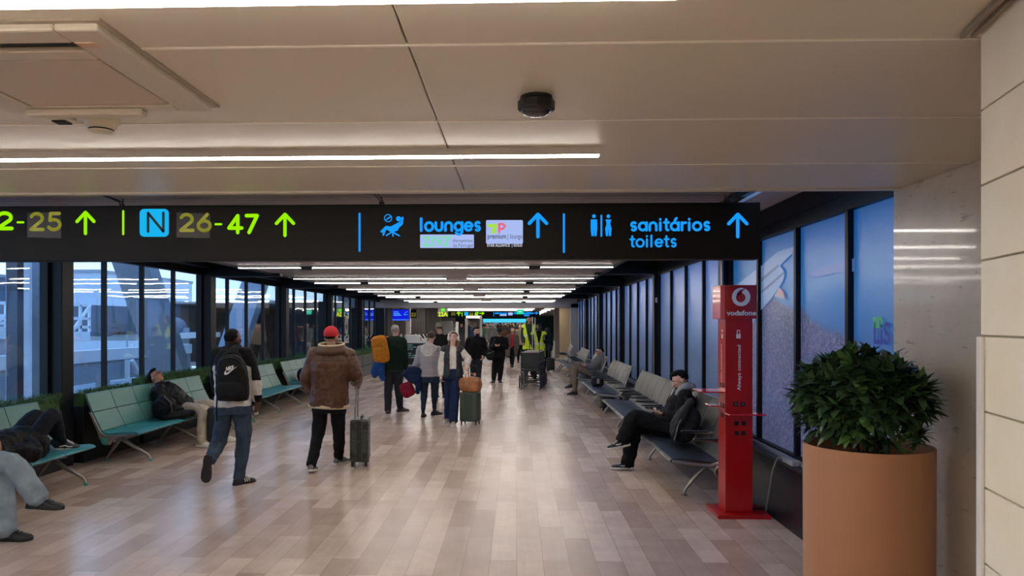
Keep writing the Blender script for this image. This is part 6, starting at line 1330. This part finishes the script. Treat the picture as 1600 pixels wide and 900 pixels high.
for k, (u0, u1) in enumerate(((.08, .3), (.08, .36), (.08, .42))): mb.box(a + u0, a + u1, y - .007, y - .004, z1 - .14 - .075 * k, z1 - .11 - .07 * k)
mb.build('display_lines', emis('screen_text', '5aa8ff', 1.), t); mb = MB().tube([(a + .54, y - .006, z1 - .26), (a + .6, y - .006, z1 - .15), (a + .72, y - .006, z1 - .11)], .012, 6).tube([(a + .54, y - .006, z1 - .26), (a + .72, y - .006, z1 - .24)], .012, 6); mb.build('display_logo', emis('screen_text', '5aa8ff', 1.), t)
MB().tube([((a + b) / 2, y + .04, z1), ((a + b) / 2, y + .04, 2.62)], .02, 8).build('hanger', M_wire, t)
# exit sign
y = 41; p = Q(812.5, 487, y); t = thing('exit_sign', 'glowing green emergency exit sign hanging over the far hall', 'sign', (p.x, y, p.z)); MB().box(p.x - .2, p.x + .2, y, y + .06, p.z - .14, p.z + .14).build('panel', emis('exit_green', '2fd8a8', 1.), t, bevel=.01)
mb = MB(); k = V((p.x, y - .005, p.z)); mb.tube([k + V((.05, 0, .02)), k + V((-.02, 0, .02)), k + V((.0, 0, -.05))], .012, 6).tube([k + V((-.1, 0, 0)), k + V((.1, 0, 0))], .012, 6); mb.build('pictogram', emis('exit_white', 'd8fff0', 1.), t); MB().tube([(p.x, y + .03, p.z + .14), (p.x, y + .03, 2.62)], .012, 6).build('hanger', M_wire, t)
# gate desk with a patterned front
y = 31.6; a, b = Q(632, 540, y).x, Q(668, 540, y).x; t = thing('gate_desk', 'white topped gate desk with a black and teal patterned front', 'desk', ((a + b) / 2, y, 0))
MB().box(a, b, y, y + .6, 0, .92).build('body', mat('desk_dark', '17242b', .4), t); MB().box(a - .05, b + .05, y - .05, y + .65, .92, .97).build('counter', M_white, t, bevel=.01); MB().box(a, a + .62, y + .1, y + .5, .97, 1.28).build('screen_box', M_white, t, bevel=.01)
mb = MB(); rg = random.Random(5)
for k in range(9):
    z = .1 + k * .09; xk = a + .05
    while xk < b - .2:
        ln = rg.uniform(.08, .3)
        if rg.random() < .6: mb.box(xk, min(xk + ln, b - .03), y - .012, y, z, z + .035)
        xk += ln + .04
mb.build('front_pattern', mat('desk_pattern', '9fd0c8', .4), t); MB().box(b - .3, b - .05, y + .1, y + .4, .97, 1.12).build('printer', M_white, t, bevel=.02)
MB().tube([(a - .15, y, 0), (a - .15, y, 1.3)], .045, 10).build('queue_post', M_white, t)
t = thing('barrier_fence', 'low black barrier with white diagonal stripes behind the gate desk', 'barrier', (Q(660, 527, 36).x, 34.4, 0)); y = 34.4; a, b = Q(641, 527, y).x, Q(726, 527, y).x
MB().box(a, b, y, y + .05, 0, 1.28).build('panel', M_black, t); mb = MB(); k = a + .1
while k < b - .2: mb.prism([(k, y - .006, .95), (k + .06, y - .006, .95), (k - .16, y - .006, 1.27), (k - .22, y - .006, 1.27)] if k > a + .3 else [(k, y - .006, .95), (k + .06, y - .006, .95), (k + .06, y - .006, 1.0), (k, y - .006, 1.0)], (0, .006, 0)); k += .17
mb.build('stripes', M_white, t)
# grey cabinets, gates and posts
def post(px, y, w_, z1, label, m=M_white, name='gate_post', z0=0):
    x = Q(px, 500, y).x; t = thing(name, label, 'post', (x, y, 0)); MB().box(x - w_ / 2, x + w_ / 2, y, y + .12, z0, z1).build('post_body', m, t, bevel=.01); MB().box(x - w_ / 2 - .02, x + w_ / 2 + .02, y - .02, y + .14, 0, .04).build('foot', M_alu, t)
post(714, 38, .14, 1.85, 'short white post above the young woman'); post(728.5, 41, .13, 2.0, 'tall white post beside the glazed booth'); post(751.5, 41, .12, 2.2, 'white door post of the glazed booth behind the bearded man'); post(708.5, 40.5, .1, 1.75, 'thin grey post beside the grey cabinet', M_grey)
x0, x1 = Q(688, 520, 39.5).x, Q(706, 520, 39.5).x; t = thing('grey_cabinet', 'tall plain grey cabinet behind the gate barrier', 'cabinet', ((x0 + x1) / 2, 39.5, 0)); MB().box(x0, x1, 39.5, 40, 0, 1.9).build('body', mat('cabinet_grey', '8d8f90', .5), t, bevel=.01); MB().box(x0 + .12, x0 + .15, 39.48, 39.5, 1.1, 1.5).build('handle', M_black, t)
x0, x1 = Q(728, 490, 41.2).x, Q(752, 490, 41.2).x; t = thing('glazed_booth', 'white framed glass booth in the far hall', 'booth', ((x0 + x1) / 2, 41.2, 0)); MB().box(x0, x1, 41.2, 41.3, 2.05, 2.2).build('lintel', M_white, t); MB().box(x0, x1, 41.22, 41.25, .1, 2.05).build('pane', M_glass, t); MB().box(x0, x1, 41.2, 41.3, 0, .1).build('sill', M_white, t)
# lit shop band at the far end
t = thing('shop_front', 'bright cyan lit shop front at the end of the hall', 'shop', (-1.5, 88, 0)); x0, x1 = Q(755, 500, 88).x, Q(822, 500, 88).x
MB().box(x0, x1, 88, 88.3, 1.9, 2.3).build('light_band', emis('shop_cyan', '46c8ea', 1.2), t); mb = MB(); k = x0
rg = random.Random(4); MB().box(x0, x1, 88.1, 88.4, 0, 2.0).build('back', mat('shop_back_glow', '6f7c88', .6, emit='7fa8b8', estr=.45), t)  # back panel is given its own glow to brighten the shop
for i in range(9): MB().box(x0 + i * (x1 - x0) / 9 + .1, x0 + (i + 1) * (x1 - x0) / 9 - .1, 87.6, 88.0, 0, rg.uniform(1., 1.9)).build('shelf', mat(f'shop_shelf_{i % 3}', ['8aa0a8', 'a89a8a', '5a4a50'][i % 3], .6), t)
# ------------------------------------------------------------------ the crowd far down the hall
rg = random.Random(11)
def crowd_base(k):
    s = 1.0; x, y = -3 + k, 60.
    fem = k % 2 == 1
    j = JJ(hipL=V((x - .08, y, .9)), hipR=V((x + .08, y, .9)), knL=V((x - .09, y + (.12 if k < 2 else 0), .5)), knR=V((x + .09, y - .06, .5)), anL=V((x - .09, y + .1, .1)), anR=V((x + .09, y - .2, .1)), shL=V((x - .18, y, 1.4)), shR=V((x + .18, y, 1.4)), elL=V((x - .24, y, 1.13)), elR=V((x + .24, y, 1.13)), wrL=V((x - .22, y + .12, .92)), wrR=V((x + .22, y + .12, .92)), head=V((x, y + .02, 1.61)), toeL=V((0, 1, 0)), toeR=V((0, 1, 0)))
    return figure('x', j, ['light', 'tan', 'pale', 'dark'][k], AWAY, s=1., female=fem, vox=.02, hands=False, top=dict(m=BLACKC, inf=.03, hem=.1, folds=.0), bot=dict(m=BLACKC, inf=.014, folds=0), shoes=dict(m=RUB_K, sole=RUB_K), hair=([HAIRB, HAIRBR, HAIRR, HAIRB][k], 'long' if fem else 'short'))['root']
bases = [crowd_base(k) for k in range(4)]
tops = {c: cloth('crowd_' + c, h, .8, 0, 1, 0) for c, h in dict(black='151517', charcoal='3a3a3e', grey='6f6d6c', white='c8c4c0', beige='a3917c', navy='1f2a42', red='7a1f26', brown='4d3629', green='3c5a44', blue='3d5878').items()}
bots = {c: cloth('crowd_leg_' + c, h, .8, 0, 1, 0) for c, h in dict(black='141416', jeans='2f3f56', pale='b3aea8', khaki='6b5f50').items()}
def recolour(o, top, bot):
    for ch in o.children:
        n_ = ch.name.split('.')[0]
        if n_ in ('jacket', 'trousers'): ch.material_slots[0].link = 'OBJECT'; ch.material_slots[0].material = tops[top] if n_ == 'jacket' else bots[bot]
spots = [(768.5, 36, 'grey', 'pale', 'person in grey top and pale trousers standing behind the man in the black cap', 0), (757, 43, 'green', 'black', None, 0), (813, 33, 'beige', 'black', None, 2), (790, 38, 'brown', 'black', None, 1), (721, 44, 'charcoal', 'jeans', None, 0)]
for i in range(62):
    y = 38 + 44 * (i / 62) ** .9; spots.append((rg.uniform(700 if y > 45 else 752, 832), y, rg.choice(list(tops)), rg.choice(list(bots)), None, rg.randrange(4)))
seen = {}
used = [False] * 4
ordw = ['nearest', 'second nearest', 'third nearest', 'fourth nearest', 'fifth nearest', 'sixth nearest', 'seventh nearest', 'eighth nearest', 'ninth nearest', 'tenth nearest']
placed = []
for px, y, tp, bt, lb, k in sorted(spots, key=lambda q: q[1]):
    n_ = seen.get((tp, bt), 0); seen[(tp, bt)] = n_ + 1
    bt_w = {'black': 'black trousers', 'jeans': 'jeans', 'pale': 'pale trousers', 'khaki': 'khaki trousers'}[bt]
    lab = lb or f'crowd walker in {tp} top and {bt_w}, {ordw[min(n_, 9)]} dressed so in the far hall'
    x = Q(px, 505, y).x
    while any(abs(x - a) < .75 and abs(y - b) < .75 for a, b in placed): y += .35; x = Q(px, 505, y).x
    placed.append((x, y))
    o = bases[k] if not used[k] else dup(bases[k]); used[k] = True
    o.location = (x, y, 0); o['label'] = lab; o['group'] = 'crowd in the far hall'; o.rotation_euler = (0, 0, rg.choice((0, math.pi, math.pi + .5, .4, -.5))); z = rg.uniform(.95, 1.06); o.scale = (z, z, z); recolour(o, tp, bt)
# ------------------------------------------------------------------ outside the windows
M_conc = mat('outside_concrete', 'b4bcc6', .8, var=.15, vscale=3); M_steel = mat('outside_steel', '9aa3ae', .6); M_wht = mat('outside_white', 'e6eaee', .6); M_duct = mat('outside_tube', '747c8a', .6); M_gr = mat('apron', '8a929c', .9, var=.1, vscale=.5)
OY = -9.0
def XO(px, py, x): return XQ(px, py, x)
struct(MB().box(-120, -6.2, -20, 90, -4.3, -4.0).build('ground', M_gr), 'dark wet apron outside below the windows', 'ground')
t = thing('concrete_pier', 'pale concrete pier just outside the first window', 'pier', (-7.2, XO(61, 500, -7.2).y, -4)); p = XO(61, 500, -7.2); y0, y1 = XO(50, 500, -7.2).y, XO(72, 500, -7.2).y
MB().box(-7.6, -7.2, y0, y1, -4, 4.5).build('shaft', M_conc, t); MB().box(-7.7, -7.15, y0 - .05, y1 + .05, -4, -3.6).build('footing', M_conc, t)
t = thing('steel_post', 'dark rain-spotted steel post outside the first window', 'post', (-6.6, XO(32, 500, -6.6).y, -4)); y0, y1 = XO(27, 500, -6.6).y, XO(37, 500, -6.6).y; MB().box(-6.75, -6.6, y0, y1, -4, 4.5).build('shaft', mat('outside_dark', '454d58', .6), t); MB().box(-6.8, -6.55, y0 - .1, y1 + .1, -4, -3.9).build('base_plate', M_steel, t)
# diagonal brace
t = thing('steel_brace', 'big grey diagonal steel brace outside the window behind the sleeping man', 'brace', (-8, 14, -2)); a, b = XO(205, 395, -8), XO(275, 600, -8); a = a + (a - b) * .3; b = b + (b - a) * .35
MB().bar(a, b, .75, .35).build('brace_beam', M_steel, t); MB().bar(a + V((0, -2.2, .0)), a + V((0, 1.5, 0)), .6, .6).build('head_beam', M_steel, t)
t = thing('steel_brace', 'second diagonal brace outside, beyond the walking man', 'brace', (-8, 20, -2)); a, b = XO(400, 440, -8), XO(345, 600, -8); a = a + (a - b) * .4; b = b + (b - a) * .3; MB().bar(a, b, .7, .35).build('brace_beam', M_steel, t); MB().bar(a + V((0, -1, 0)), a + V((0, 1, 0)), .5, .5).build('head_beam', M_steel, t)
# boarding bridge tube and cabin
X_ = -14.0
t = thing('boarding_bridge', 'grey round boarding bridge tube outside the windows', 'boarding bridge', (X_, XO(200, 500, X_).y, 0)); a, b = XO(128, 505, X_), XO(276, 512, X_); r = (XO(200, 487, X_) - XO(200, 523, X_)).z / 2
MB().tube([a, b], r, 28).build('tube', M_duct, t, 40); 
for k in (.25, .6, .85): c = a.lerp(b, k); MB().tube([c, c + (b - a).normalized() * .12], r * 1.04, 28).build('tube_ring', mat('outside_tube_ring', '4a515e', .6), t, 40)
MB().box(X_ - 1, X_ + 1, a.y + 1.5, b.y + 2, XO(200, 531, X_).z, XO(200, 522, X_).z).build('deck_edge', M_wht, t); MB().tube([b, b + V((0, 0, -6))], .5, 16).build('leg', M_steel, t, 40)
MB().box(X_ - 1.5, X_ + 1.5, a.y - 4, a.y + 2, XO(60, 520, X_).z, XO(60, 455, X_).z - .4).build('cabin', mat('outside_cabin', '59626e', .6), t)
# service platform with railings
X2 = -11.0
def rail(px0, px1, pyt, pyb, n_, label):
    a, b = XO(px0, pyt, X2), XO(px1, pyt, X2); zb_ = XO(px0, pyb, X2).z; t = thing('service_platform', label, 'platform', (X2, (a.y + b.y) / 2, zb_))
    MB().box(X2 - .8, X2, a.y, b.y, zb_ - .25, zb_).build('deck', M_wht, t)
    for k in range(n_ + 1): y = a.y + (b.y - a.y) * k / n_; MB().box(X2 - .05, X2, y - .035, y + .035, zb_, a.z).build('baluster', M_wht, t)
    for z in (a.z, (a.z + zb_) / 2, zb_ + .12): MB().box(X2 - .05, X2, a.y, b.y, z - .035, z + .035).build('rail', M_wht, t)
    MB().bar(V((X2, a.y, zb_)), V((X2, b.y, a.z)), .06).build('diagonal', M_wht, t); MB().box(X2 - .5, X2 - .3, (a.y + b.y) / 2 - .1, (a.y + b.y) / 2 + .1, -4, zb_).build('leg', M_steel, t)
rail(-30, 49, 472, 514, 6, 'white railed service platform outside the first window'); rail(112, 141, 476, 519, 2, 'small white railed platform outside the second window')
for i, (px0, px1, py, h, x) in enumerate(((-40, 300, 571, .28, -10.0), (-40, 50, 521, .25, -10.4))):
    a, b = XO(px0, py, x), XO(px1, py, x); t = thing('walkway_beam', ['long white edge beam of the lower walkway outside', 'white edge beam under the railed platform outside'][i], 'beam', (x, a.y, a.z)); MB().box(x - .3, x, a.y, b.y, a.z - h / 2, a.z + h / 2).build('edge', M_wht, t); MB().box(x - .32, x - .05, a.y, b.y, a.z - h / 2 - .5, a.z - h / 2).build('web', M_steel, t)
    for k in (.2, .5, .8): y = a.y + (b.y - a.y) * k; MB().box(x - .3, x - .1, y - .15, y + .15, -4, a.z - h / 2 - .5).build('leg', M_steel, t)
a = XO(205, 560, -10); t = thing('stair_rail', 'white slanting stair rail outside below the brace', 'rail', (-10, a.y, 0)); MB().bar(XO(206, 563, -9.9), XO(218, 585, -9.9), .09).build('slope', M_wht, t); MB().bar(XO(199, 562, -9.9), V((*XO(199, 562, -9.9).xy, -4)), .09).build('post', M_wht, t)
# buildings beyond
X3 = -40.0
def far_block(px0, px1, pyt, m, label, x=X3, seams=0):
    a, b = XO(px0, pyt, x), XO(px1, pyt, x); t = thing('terminal_building', label, 'building', (x, (a.y + b.y) / 2, -4)); MB().box(x - 8, x, a.y, b.y, -4, a.z).build('block', m, t)
    for k in range(seams): y = a.y + (b.y - a.y) * (k + 1) / (seams + 1); MB().box(x, x + .05, y - .12, y + .12, -4, a.z).build('joint', M_steel, t)
    MB().box(x - 8.1, x + .1, a.y - .1, b.y + .1, a.z, a.z + .3).build('parapet', M_steel, t)
far_block(155, 300, 426, mat('outside_pale_block', 'c8d2dc', .7), 'pale panelled terminal block outside behind the brace', -40, 3)
far_block(-60, 150, 428, mat('outside_dark_block', '6d7683', .7), 'dark terminal block outside the first windows', -50, 0)
far_block(310, 420, 500, mat('outside_mid_block', '6d7480', .7), 'low grey terminal block outside past the brace', -60, 2)
far_block(420, 600, 470, mat('outside_mid_block', '6d7480', .7), 'distant grey terminal block beyond the far windows', -70, 2)
